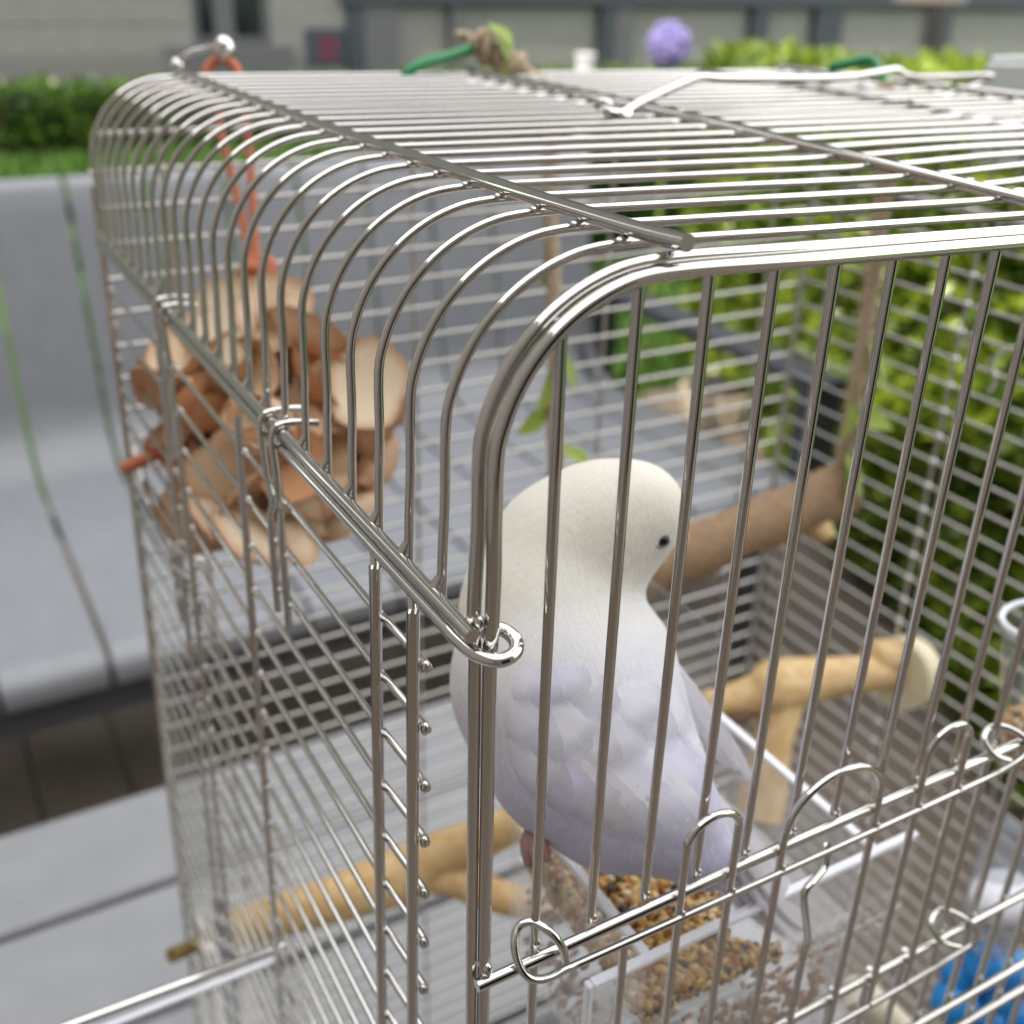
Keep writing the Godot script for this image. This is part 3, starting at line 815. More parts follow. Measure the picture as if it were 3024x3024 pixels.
# a feather hugging the body: root and tip in photo measure at distances, width in mm
func feather(root: Vector3, tip: Vector3, w: float, off0: float, off1: float, c0: Color, c1: Color, edge: Color, hug := true, up := Vector3.ZERO) -> ArrayMesh:
	var b := Buf.new(); var nu := 7; var nv := 12
	var ax := (tip - root)
	var P0 := []
	for j in nv + 1:
		var t := float(j) / nv
		var q := root + ax * t
		var nrm := body_grad(q) if up == Vector3.ZERO else up
		var side := ax.normalized().cross(nrm).normalized()
		var wid := w * pow(clampf(sin(PI * clampf(0.10 + 0.78 * t, 0, 1)), 0, 1), 0.6) * (1.0 if t < 0.75 else sqrt(maxf(0.0, 1.0 - pow((t - 0.75) / 0.25, 2.0)) + 0.004))
		for i in nu:
			var s := 2.0 * i / (nu - 1) - 1.0
			var p := q + side * (s * wid)
			var off := lerpf(off0, off1, t) - 0.35 * s * s
			if hug: p = onto(p, off)
			else: p += nrm * (off - 0.3 * s * s * wid * 0.3)
			P0.append(p)
	for j in nv + 1:
		for i in nu:
			var p: Vector3 = P0[j * nu + i]
			var du: Vector3 = P0[j * nu + mini(i + 1, nu - 1)] - P0[j * nu + maxi(i - 1, 0)]
			var dv: Vector3 = P0[mini(j + 1, nv) * nu + i] - P0[maxi(j - 1, 0) * nu + i]
			var n := dv.cross(du)
			n = n.normalized() if n.length() > 1e-6 else Vector3.UP
			var bg := body_grad(p)
			if n.dot(bg if up == Vector3.ZERO else up) < 0: n = -n
			if hug: n = (n * 0.15 + bg * 0.85).normalized()
			b.v.append(p * MM); b.n.append(n)
			var s := absf(2.0 * i / (nu - 1) - 1.0); var t := float(j) / nv
			var c := c0.lerp(c1, t)
			c = c.lerp(edge, maxf(pow(s, 4.0), smoothstep(0.8, 1.0, t)) * 0.35)
			c = c * (1.0 + 0.05 * sin(t * 55.0 + s * 9.0))
			if i == nu / 2: c = c.lerp(edge, 0.15)
			c.a = (1.0 - smoothstep(0.62, 1.0, t)) * (1.0 - smoothstep(0.55, 1.0, s)) if hug else (1.0 - smoothstep(0.9, 1.0, t)) * (1.0 - smoothstep(0.8, 1.0, s))
			b.c.append(c)
	for j in nv:
		for i in nu - 1:
			var a := j * nu + i
			b.i.append_array([a, a + 1, a + nu, a + 1, a + nu + 1, a + nu])
	return done(b)

func bird() -> void:
	var o := thing("parakeet", "white and pale lavender parakeet seen from behind, head turned to the right", "bird", at(226, 1900, 2520))
	var B := func(d: float, u: float, v: float, r: float): prim.append([at(d, u, v), r * d / 3204.76])
	B.call(242.0, 1770.0, 1558.0, 194.0); B.call(240.0, 1882.0, 1508.0, 138.0); B.call(240.0, 1772.0, 1690.0, 98.0)
	B.call(242.0, 1650.0, 1615.0, 188.0); B.call(242.0, 1565.0, 1690.0, 132.0); B.call(241.0, 1600.0, 1800.0, 240.0); B.call(240.0, 1705.0, 1920.0, 200.0); B.call(238.0, 1838.0, 1932.0, 138.0)
	B.call(237.0, 1620.0, 2020.0, 290.0); B.call(235.0, 1758.0, 2110.0, 268.0); B.call(232.0, 1690.0, 2230.0, 250.0)
	B.call(230.0, 1850.0, 2310.0, 232.0); B.call(229.0, 1800.0, 2405.0, 150.0); B.call(226.0, 1985.0, 2425.0, 142.0); B.call(225.0, 2080.0, 2535.0, 90.0)
	var lo := Vector3(1e9, 1e9, 1e9); var hi := -lo
	for q in prim:
		var r: float = q[1] + 6.0
		lo = lo.min(q[0] - Vector3.ONE * r); hi = hi.max(q[0] + Vector3.ONE * r)
	var vi := nets(lo, hi, 1.8)
	var V: PackedVector3Array = vi[0]
	var b := Buf.new()
	for p in V:
		var q := onto(p, 0.0)
		b.v.append(q * MM); b.n.append(body_grad(q)); b.c.append(plumage_color(q))
	b.i = vi[1]
	part("body", done(b), M.plumage, o)
	# small contour feathers over the whole body
	var fm := Buf.new()
	for j in 5:
		for i in 3:
			var t := j / 4.0; var s := i - 1.0
			var wd: float = [0.4, 0.95, 1.0, 0.75, 0.12][j]
			fm.v.append(Vector3(s * wd * 1.7, -0.12 * s * s * wd + 0.16 * t - 0.05, 5.2 * t) * MM)
			fm.n.append(Vector3(s * 0.06, 1, 0))
	for j in 4:
		for i in 2:
			var a := j * 3 + i
			fm.i.append_array([a, a + 1, a + 3, a + 1, a + 4, a + 3])
	var xf := []; var cols := []
	var tail := at(225, 2140, 2620)
	for n in 9000:
		var q: Vector3 = V[rng.randi() % V.size()] + Vector3(rng.randf_range(-1, 1), rng.randf_range(-1, 1), rng.randf_range(-1, 1)) * 1.2
		var hd0 := (q - at(240, 1800, 1600)).length() < 24.0
		q = onto(q, -0.22 if hd0 else -0.17)
		var nr := body_grad(q)
		var dir := (tail - q).normalized()
		dir = (dir - nr * dir.dot(nr)).normalized()
		dir = dir.rotated(nr, rng.randf_range(-0.22, 0.22))
		var sd := nr.cross(dir).normalized()
		var hd := (q - at(240, 1800, 1580)).length() < 21.0
		var k := rng.randf_range(0.25, 0.4) if hd else rng.randf_range(0.3, 0.5)
		xf.append(Transform3D(Basis(sd, nr, dir).scaled(Vector3.ONE * k), q * MM))
		var c := plumage_color(q) * rng.randf_range(0.965, 1.04); c.a = 1
		cols.append(c)
	scatter("down", done(fm), M.down, xf, cols, o)
	# wings
	var dorsal := (CAM_Z * 0.80 + CAM_Y * 0.45 + CAM_X * 0.25).normalized()
	var pale := Color(0.645, 0.635, 0.715); var lav := Color(0.50, 0.475, 0.71); var smoke := Color(0.48, 0.47, 0.53); var rim := Color(0.70, 0.695, 0.73)
	var on_body := func(u: float, v: float) -> Vector3:      # where that line of sight meets the body
		var d := 200.0
		for i in 60:
			var s := body_sdf(at(d, u, v))
			if s < 0.15 or d > 262.0: break
			d += maxf(s * 0.8, 0.2)
		return at(minf(d, 240.0), u, v)
	for side in ["left", "right"]:
		var wing := Node3D.new(); wing.name = "wing"; o.add_child(wing, true)
		var rows := []
		var beige := Color(0.56, 0.53, 0.52)
		var tones := [pale, lav, pale, smoke, lav, pale, beige]
		# courses of feathers from the shoulder to the wing tip: start u,v, end u,v of the course, feather direction, length, width, lift, count
		var courses := []
		if side == "left":
			courses = [[1462, 1975, 1770, 2030, 125, 250, 7.0, 0.55, 6], [1500, 1880, 1740, 1920, 90, 200, 6.4, 0.42, 5]]
			for f in [[1458, 2040, 1690, 2390], [1480, 2075, 1790, 2440], [1525, 2100, 1880, 2470], [1575, 2110, 1965, 2490], [1635, 2110, 2040, 2500], [1700, 2110, 2090, 2505], [1755, 2100, 2120, 2490]]:
				rows.append([f[0], f[1], f[2], f[3], 6.8, pale.lerp([smoke, lav, beige, smoke, pale, lav, pale][rows.size() % 7], 0.5), 0.75 + 0.07 * rows.size()])
		else:
			courses = [[1775, 1935, 1930, 1955, 140, 250, 6.4, 0.55, 4]]
			for f in [[1785, 2060, 2060, 2430], [1835, 2040, 2115, 2430], [1885, 2015, 2160, 2420], [1930, 1985, 2185, 2390]]:
				rows.append([f[0], f[1], f[2], f[3], 6.2, pale.lerp([pale, lav, pale, lav][rows.size() % 4], 0.5), 0.85 + 0.1 * rows.size()])
		var order := 0
		for cs in courses:
			var cnt: int = cs[8]
			for i in cnt:
				var t := (i + 0.5) / cnt
				var u: float = lerpf(cs[0], cs[2], t) + rng.randf_range(-8, 8); var v: float = lerpf(cs[1], cs[3], t) + rng.randf_range(-10, 10)
				var tone: Color = tones[rng.randi() % tones.size()]
				rows.append([u, v, u + cs[4] * rng.randf_range(0.82, 1.15), v + cs[5] * rng.randf_range(0.8, 1.12), cs[6], pale.lerp(tone, rng.randf_range(0.1, 0.45)), cs[7] + 0.05 * (i % 3)])
			order += 1
		for r in rows:
			var ro: Vector3 = on_body.call(r[0], r[1]); var ti: Vector3 = on_body.call(r[2], r[3])
			part("feather", feather(ro, ti, r[4], -0.25, r[6], (r[5] as Color).lerp(pale, 0.5), r[5], rim), M.feather, wing)
		# flight feathers that leave the body behind
		if side == "right":
			for f in [[1930, 1900, 2235, 2330, 3.4, 0.0], [1945, 1920, 2190, 2300, 3.2, 1.0], [1960, 1960, 2160, 2290, 3.0, 1.6]]:
				part("primary_feather", feather(at(233, f[0], f[1]), at(236, f[2], f[3]), f[4], f[5], f[5] + 0.4, Color(0.52, 0.52, 0.58), Color(0.36, 0.345, 0.37), rim, false, dorsal), M.feather, wing)
	# tail
	var tl := Node3D.new(); tl.name = "tail"; o.add_child(tl, true)
	for f in [[2060, 2360, 2345, 2765, 5.6, 0.0], [2085, 2360, 2385, 2790, 5.2, 0.5], [2030, 2390, 2300, 2740, 5.4, -0.3], [2005, 2410, 2250, 2700, 5.0, -0.6], [2105, 2370, 2395, 2750, 4.6, 0.9]]:
		part("tail_feather", feather(at(223, f[0], f[1]), at(252, f[2], f[3]), f[4], f[5], f[5], pale, Color(0.64, 0.62, 0.68), rim, false, dorsal), M.feather, tl)
	# eye
	var e: Vector3 = on_body.call(1962.0, 1598.0); e = onto(e, -0.85); var en := body_grad(e)
	part("eye", ball(e, Vector3(1.75, 1.55, 1.75), 18, 12), M.eye, o)
	var ex := en.cross(Vector3.UP).normalized(); var ey := ex.cross(en)
	var lid := []
	for k in 9:
		var an2 := PI * (0.12 + 0.76 * k / 8.0)
		lid.append(onto(e + (ex * cos(an2) * 1.9 - ey * sin(an2) * 1.55), -0.08))
	part("eyelid", tube(smooth(lid, 2), 0.34, 8, true), mat(lin(0.42, 0.40, 0.37), 0.8), o)
	# beak, on the side of the face turned away
	var bk := onto(at(248, 2000, 1640), 0.0); var bd := (CAM_X * 0.75 - CAM_Z * 0.65 - CAM_Y * 0.3).normalized()
	var fc := prim[1][0] + bd * (prim[1][1] + 1.0) as Vector3
	part("beak", tube(smooth([fc - bd * 2.0, fc + bd * 2.2, fc + bd * 3.8 - CAM_Y * 2.4, fc + bd * 3.0 - CAM_Y * 5.6], 5), [3.4, 3.3, 3.2, 3.0, 2.9, 2.7, 2.6, 2.4, 2.2, 2.0, 1.8, 1.6, 1.3, 1.0, 0.7, 0.3], 12, true), M.beak, o)
	# the foot on the feeder's edge: leg and toes
	var ft := Node3D.new(); ft.name = "foot"; o.add_child(ft, true)
	var an := at(228, 1580, 2440)
	part("leg", tube(smooth([at(231, 1640, 2370), an], 4), 2.0, 10), M.skin, ft)
	for q in [[1556, 2490, 1562, 2560, 225], [1576, 2500, 1590, 2570, 224], [1598, 2490, 1618, 2545, 223], [1610, 2462, 1650, 2500, 227]]:
		part("toe", tube(smooth([an, at(q[4], q[0], q[1]), at(q[4], q[2], q[3])], 5), [1.7, 1.6, 1.6, 1.5, 1.5, 1.5, 1.4, 1.3, 1.1, 0.9, 0.5], 10, true), M.skin, ft)

# ---------------------------------------------------------------- seed feeder
func seeds(called: String, label: String, lo: Vector3, hi: Vector3, count: int, top: Callable, pal: Array) -> void:
	var s := Buf.new(); ball_to(s, Vector3.ZERO, Vector3(1.1, 0.95, 1.9), 7, 5)
	var xf := []; var cols := []
	for i in count:
		var x := rng.randf_range(lo.x, hi.x); var z := rng.randf_range(lo.z, hi.z)
		var t: float = top.call(x, z)
		if t < lo.y + 0.5: continue
		var y := t - 3.0 * rng.randf() * rng.randf()
		if i % 3 == 0:           # along the clear walls
			if rng.randf() < 0.5: x = lo.x + rng.randf() * 1.0
			else: z = hi.z - rng.randf() * 1.0
			y = rng.randf_range(lo.y, top.call(x, z))
		xf.append(Transform3D(Basis.from_euler(Vector3(rng.randf() * TAU, rng.randf() * TAU, rng.randf() * TAU)).scaled(Vector3.ONE * rng.randf_range(0.75, 1.25)), Vector3(x, y, z) * MM))
		var c: Color = pal[rng.randi() % pal.size()]
		cols.append(c * rng.randf_range(0.75, 1.2))
	var o := scatter(called, done(s), M.seed, xf, cols, self)
	o.set_meta("label", label)

func seed_feeder() -> void:
	var x0 := 43.0; var x1 := 111.0; var z0 := -62.0; var z1 := -4.5; var yt := -97.0; var yb := -150.0
	var o := thing("seed_feeder", "clear acrylic seed tray hung inside the cage door below the parakeet", "bird feeder", Vector3(77, yb, -33))
	var t := 2.2
	var wall := func(lo: Vector3, hi: Vector3, m: Material, called: String):
		part(called, box(lo, hi, 0.25), m, o)
	wall.call(Vector3(x0, yb, z0), Vector3(x0 + t, yt - 1.6, z1 - t - 0.1), M.acrylic, "side_panel")
	wall.call(Vector3(x1 - t, yb, z0), Vector3(x1, yt - 1.6, z1 - t - 0.1), M.acrylic_worn, "side_panel")
	wall.call(Vector3(x0 - 13, yb, z1 - t), Vector3(x1 + 12, yt - 1.6, z1), M.acrylic, "front_panel")
	wall.call(Vector3(x0 + t + 0.1, yb, z0), Vector3(x1 - t - 0.1, yt - 22, z0 + t), M.acrylic, "back_panel")
	wall.call(Vector3(x0 + t + 0.1, yb, z0 + t + 0.1), Vector3(x1 - t - 0.1, yb + t, z1 - t - 0.1), M.acrylic_worn, "floor_panel")
	part("inner_shelf", box(Vector3(x0 + t + 0.1, -121.0, z0 + t + 0.1), Vector3(x1 - t - 0.1, -119.8, z1 - t - 0.1), 0.2), M.acrylic_worn, o)
	var dust := Buf.new()
	for i in 420:
		var p := Vector3(rng.randf_range(x0 + 3, x1 - 6), -121.6 - 27.0 * pow(rng.randf(), 0.6), z1 - t - 0.8 - rng.randf() * 1.6)
		if i % 3 == 0: p = Vector3(x0 + t + rng.randf() * 2.0, p.y, rng.randf_range(z0 + 4, z1 - 6))
		ball_to(dust, p, Vector3(rng.randf_range(0.5, 2.2), rng.randf_range(0.4, 1.6), 0.5), 6, 4)
	part("husks", done(dust), M.husk, o).set_meta("kind", "stuff")
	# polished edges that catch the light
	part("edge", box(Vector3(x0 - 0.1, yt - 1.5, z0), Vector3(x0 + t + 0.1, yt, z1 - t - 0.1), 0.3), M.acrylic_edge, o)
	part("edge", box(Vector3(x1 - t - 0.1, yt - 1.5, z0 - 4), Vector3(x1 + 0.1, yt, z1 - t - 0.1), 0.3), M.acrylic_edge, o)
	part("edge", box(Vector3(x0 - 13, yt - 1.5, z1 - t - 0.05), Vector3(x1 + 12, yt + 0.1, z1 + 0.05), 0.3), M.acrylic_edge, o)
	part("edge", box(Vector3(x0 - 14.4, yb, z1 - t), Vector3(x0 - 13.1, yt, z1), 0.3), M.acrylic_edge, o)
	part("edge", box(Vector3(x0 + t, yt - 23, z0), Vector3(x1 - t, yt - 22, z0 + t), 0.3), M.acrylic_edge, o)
	# a sloping guard of clear sheet at the right, seen through the bars
	part("guard_panel", box(Vector3(x1 + 0.4, yt - 2, z0 - 44), Vector3(x1 + 2.0, yt + 22, z0 - 4), 0.3), M.acrylic, o)
	var pal := [Color(0.42, 0.20, 0.05), Color(0.50, 0.28, 0.07), Color(0.30, 0.10, 0.03), Color(0.62, 0.45, 0.20), Color(0.55, 0.36, 0.10), Color(0.045, 0.03, 0.02), Color(0.70, 0.58, 0.36), Color(0.36, 0.16, 0.04)]
	seeds("seed_mix", "brown and golden millet seeds heaped in the clear tray", Vector3(x0 + t + 0.8, -119.0, z0 + t + 1), Vector3(86, yt, z1 - t - 0.8), 3000, func(x: float, z: float) -> float: return -112.5 - 0.06 * maxf(0.0, x - 50.0) - 0.012 * pow(maxf(0.0, x - 66.0), 2.0) + 1.6 * sin(x * 0.3) * sin(z * 0.25) + 0.12 * (-z - 30.0), pal)

# ---------------------------------------------------------------- perches
func perches() -> void:
	# forked perch on the left wall
	var o := thing("forked_perch", "pale forked wood perch bolted low on the left side of the cage", "perch", Vector3(-6, -330, -262))
	var L := func(d: float, u: float, v: float) -> Vector3: return at(d, u, v)
	var j := at(527, 1200, 2580)
	part("branch", tube(smooth([at(520, 672, 2752), at(521, 840, 2700), at(523, 1020, 2645), j, at(526, 1300, 2528), at(520, 1420, 2475), at(512, 1545, 2425)], 5), [9.5, 9.6, 9.8, 9.9, 10, 10.2, 10.4, 10.6, 10.8, 11, 11.6, 12, 12.6, 13.2, 13.6, 13.8, 13.6, 13.2, 12.8, 12.2, 11.6, 11.2, 10.8, 10.4, 10, 9.6, 9.4, 9.2, 9, 8.8, 8.8], 16, true), M.pale_wood, o)
	part("side_branch", tube(smooth([at(527, 1180, 2570), at(525, 1330, 2592), at(523, 1450, 2640), at(521, 1640, 2690)], 5), [10, 9.8, 9.6, 9.4, 9.2, 9.0, 8.8, 8.6, 8.4, 8.3, 8.2, 8.0, 7.8, 7.6, 7.4, 7.2], 14, true), M.pale_wood, o)
	part("washer", tube([at(519, 655, 2758), at(519.5, 672, 2752)], 16.0, 20), M.dark_metal, o)
	part("bolt", tube([at(490, 505, 2822), at(516, 650, 2762)], 3.4, 14), M.brass, o)
	var nut := Node3D.new(); nut.name = "wing_nut"; o.add_child(nut)
	part("hub", ball(at(497, 602, 2782), Vector3(5, 6, 6), 12, 8), M.steel, nut)
	part("wing", ball(at(494, 594, 2742), Vector3(4, 8, 7), 14, 10), M.steel, nut)
	part("wing", ball(at(492, 614, 2824), Vector3(4, 9, 7), 14, 10), M.steel, nut)
	# forked perch on the right wall
	var r := thing("forked_branch_perch", "knobbly pale branch perch with two arms on the right wall of the cage", "perch", Vector3(300, -330, -190))
	var f := at(492, 2290, 2030)
	part("branch", tube(smooth([at(540, 2660, 1985), at(528, 2560, 1990), at(512, 2420, 2005), f, at(490, 2230, 2052), at(486, 2130, 2075), at(484, 2075, 2078)], 5), [8.2, 8.2, 8.2, 8.4, 8.6, 8.8, 9, 9.2, 9.4, 9.8, 10.4, 11, 11.6, 12.4, 13, 13, 12.4, 11.6, 10.6, 10, 9.2, 8.6, 8, 7.6, 7.2, 7, 6.8, 6.6, 6.4, 6.2, 6], 16, true), M.pale_wood, r)
	part("lower_arm", tube(smooth([at(494, 2310, 2060), at(490, 2285, 2170), at(487, 2262, 2290), at(484, 2240, 2420)], 5), [9.6, 9.8, 10, 9.8, 9.4, 9, 9, 9.2, 9.6, 10, 10.4, 10.8, 11, 11, 10.6, 10], 14, true), M.pale_wood, r)
	part("knot", ball(at(483, 2190, 2112), Vector3(9, 3.6, 4.2), 12, 8), M.dark_bark, r)
	part("end_disc", tube([at(537, 2648, 1992), at(544, 2690, 1980)], 18.0, 22), M.pale_end, r)
	part("washer", tube([at(545, 2694, 1978), at(546.5, 2704, 1976)], 14.0, 18), M.steel, r)
	part("stub", tube(smooth([at(536, 2640, 1950), at(533, 2570, 1945)], 3), 10.0, 14, true), M.pale_wood, r)

func strand_leaf(u: Vector3, dir: Vector3, l: float, w: float) -> ArrayMesh:
	var b := Buf.new(); var d := dir.normalized(); var s := d.cross(Vector3(0.3, 0.2, 0.9)).normalized(); var n := s.cross(d)
	for j in 7:
		var t := j / 6.0
		var ww := w * sin(PI * clampf(0.06 + t * 0.92, 0, 1))
		for k in 3:
			b.v.append((u + d * l * t + s * ww * (k - 1.0) + n * (0.12 * l * sin(t * 2.4) + (0.25 * ww if k != 1 else 0.0))) * MM); b.n.append((n - s * (k - 1.0) * 0.3).normalized())
	for j in 6:
		for k in 2:
			var a := j * 3 + k
			b.i.append_array([a, a + 1, a + 3, a + 1, a + 4, a + 3])
	return done(b)

func twisted(pts: Array, r: float, turns: float, parent: Node3D, called: String, m: Material) -> void:
	var P2 := smooth(pts, 14); var k := P2.size()
	var b := Buf.new()
	for s in 3:
		var q := []
		for i in k:
			var t: Vector3 = (P2[mini(i + 1, k - 1)] - P2[maxi(i - 1, 0)]).normalized()
			var x := t.cross(Vector3(0.2, 0.1, 1)).normalized(); var y := t.cross(x)
			var a := TAU * (turns * i / k + s / 3.0)
			q.append(P2[i] + (x * cos(a) + y * sin(a)) * r * 0.55)
		tube_to(b, q, r * 0.62, 7, false, 0.25)
	for i in 60:      # loose fibres
		var c: Vector3 = P2[rng.randi() % k]
		var d := Vector3(rng.randf_range(-1, 1), rng.randf_range(-1, 1), rng.randf_range(-1, 1)).normalized()
		tube_to(b, [c + d * r * 0.8, c + d * (r * 1.3) + Vector3(rng.randf_range(-1, 1), rng.randf_range(-1, 1), rng.randf_range(-1, 1)), c + d * (r + 3.4) + Vector3(rng.randf_range(-2, 2), rng.randf_range(-2, 2), rng.randf_range(-2, 2))], 0.16, 3)
	part(called, done(b), m, parent)

func rope_swing() -> void:
	var o := thing("rope_swing", "brown branch swing hung on leafy jute ropes from the cage roof", "bird swing", Vector3(220, -125, -190))
	var pr := at(482, 2492, 1445); var pl := at(428, 1640, 1790)
	var P2 := smooth([pr, at(470, 2330, 1512), at(450, 2090, 1610), at(438, 1900, 1690), pl], 6)
	var rad := []
	for i in P2.size(): rad.append(11.2 + 0.7 * sin(i * 1.1) + (0.8 if i < 5 else 0.0))
	part("branch", tube(P2, rad, 18, true), M.bark, o)
	part("twig_stub", tube([at(474, 2420, 1555), at(472, 2440, 1590)], [6.0, 4.0], 10, true), M.pale_wood, o)
	var lr := [at(424, 1405, 118), at(425, 1470, 170), at(427, 1545, 220), at(428, 1610, 262), at(430, 1628, 420), at(433, 1622, 600), at(437, 1634, 800), at(441, 1640, 1000), at(445, 1636, 1200), at(449, 1640, 1380), at(451, 1640, 1560), at(436, 1644, 1760)]
	twisted(lr, 3.0, 30, o, "rope", M.jute)
	# the knot: turns of the same rope round itself
	var knot := Buf.new()
	var kd: Vector3 = (lr[2] - lr[0]).normalized(); var kx := kd.cross(CAM_Z).normalized(); var ky := kd.cross(kx)
	for i in 6:
		var turn := []; var kc: Vector3 = lr[0] + kd * (1.0 + 3.7 * i); var kr := 3.6 + 1.2 * sin(i * 2.1)
		for j in 13:
			var a := TAU * j / 12.0
			turn.append(kc + (kx * cos(a) + ky * sin(a)) * kr + kd * (1.6 * sin(a + i) + 0.16 * j))
		tube_to(knot, smooth(turn, 2), 2.1, 8, true, 0.3)
	tube_to(knot, smooth([lr[0] + kx * 2.0, lr[0] - kd * 4.0 + ky * 2.0, lr[0] - kd * 7.0 + kx * 3.0], 4), 1.9, 7, true, 0.3)
	part("knot", done(knot), M.jute, o)
	var rr := [at(420, 2610, 262), at(424, 2628, 300), at(430, 2625, 420), at(440, 2600, 640), at(446, 2578, 800), at(452, 2560, 960), at(458, 2535, 1100), at(466, 2512, 1240), at(474, 2490, 1350), at(479, 2478, 1420)]
	twisted(rr, 3.3, 28, o, "rope", M.jute)
	for q in [[420, 1440, 70, 50, 60, 17, 4.2], [421, 1470, 110, 30, 70, 15, 3.6], [422, 1500, 185, -20, 70, 20, 5.0], [426, 1470, 230, -10, 60, 24, 4.5], [428, 1560, 262, 50, 10, 22, 4.5], [436, 1612, 520, 8, 120, 24, 4.4], [437, 1628, 660, -20, 90, 30, 5.0], [440, 1640, 1020, 30, 90, 24, 3.6], [442, 1632, 1080, -25, 60, 26, 4.4], [446, 1620, 1200, -50, 40, 22, 5.0], [448, 1650, 1320, 40, 30, 20, 4.4], [428, 1612, 255, 60, 20, 22, 4.0],
		[452, 2556, 1000, 20, 60, 24, 4.6], [460, 2520, 1150, -20, 70, 26, 5.0], [464, 2510, 1220, 40, 20, 22, 6.0], [472, 2488, 1300, -6, 80, 32, 6.4], [470, 2486, 1320, 16, 70, 28, 5.4], [440, 2590, 700, 20, 60, 20, 4.0], [428, 2640, 290, 40, 20, 22, 5.0], [430, 2600, 260, -40, 30, 22, 4.0]]:
		var a := at(q[0], q[1], q[2]); var d: Vector3 = (CAM_X * q[3] - CAM_Y * q[4]).normalized() + CAM_Z * rng.randf_range(-0.2, 0.4)
		part("leaf", strand_leaf(a, d, q[5] * 0.85, q[6] * 0.9), M.toy_leaf, o)
	# green plastic hooks over the roof bars
	part("hook", tube(smooth([at(405, 1232, 262), at(404, 1196, 232), at(405, 1225, 198), at(412, 1300, 172), at(420, 1372, 152), at(424, 1410, 140)], 6), 2.0, 14, true), M.green_plastic, o)
	part("hook", tube(smooth([at(432, 2450, 200), at(430, 2500, 190), at(428, 2568, 178), at(424, 2600, 215), at(420, 2620, 262)], 6), 2.0, 14, true), M.green_plastic, o)

# ---------------------------------------------------------------- the hanging toy of wood shavings
func chip_mesh(c: Vector3, n: Vector3, r: float, cup: float, face: Color, rimc: Color) -> ArrayMesh:
	var b := Buf.new()
	var x := n.cross(Vector3(rng.randf_range(-1, 1), rng.randf_range(-1, 1), rng.randf_range(-1, 1))).normalized(); var y := n.cross(x)
	var seg := 20; var ph := rng.randf() * TAU; var am := rng.randf_range(0.04, 0.11); var wv := rng.randf_range(0.5, 1.7)
	for side in 2:
		for j in 5:
			var t := j / 4.0
			for i in seg:
				var a := TAU * i / seg
				var rr := r * t * (1.0 + am * sin(2 * a + ph) + 0.06 * sin(5 * a + ph * 2))
				var h := cup * t * t + wv * t * t * sin(2.0 * a + ph * 1.7) - (0.9 if side == 1 else 0.0) * (1.0 - 0.3 * t)
				b.v.append((c + x * cos(a) * rr + y * sin(a) * rr + n * h) * MM)
				var nn := (n - (x * cos(a) + y * sin(a)) * (2.0 * cup * t / r)).normalized()
				b.n.append(nn if side == 0 else -nn)
				b.c.append(face.lerp(rimc, smoothstep(0.78, 1.0, t) * 0.62 + 0.07 * absf(sin(3 * a + ph))))
	for side in 2:
		var f := side * 5 * seg
		for j in 4:
			for i in seg:
				var a := f + j * seg + i; var d := f + j * seg + (i + 1) % seg
				if side == 0: b.i.append_array([a, d, a + seg, d, d + seg, a + seg])
				else: b.i.append_array([a, a + seg, d, d, a + seg, d + seg])
	var o0 := 4 * seg; var o1 := 9 * seg
	for i in seg:
		var k := (i + 1) % seg
		b.i.append_array([o0 + i, o1 + i, o0 + k, o0 + k, o1 + i, o1 + k])
	return done(b)

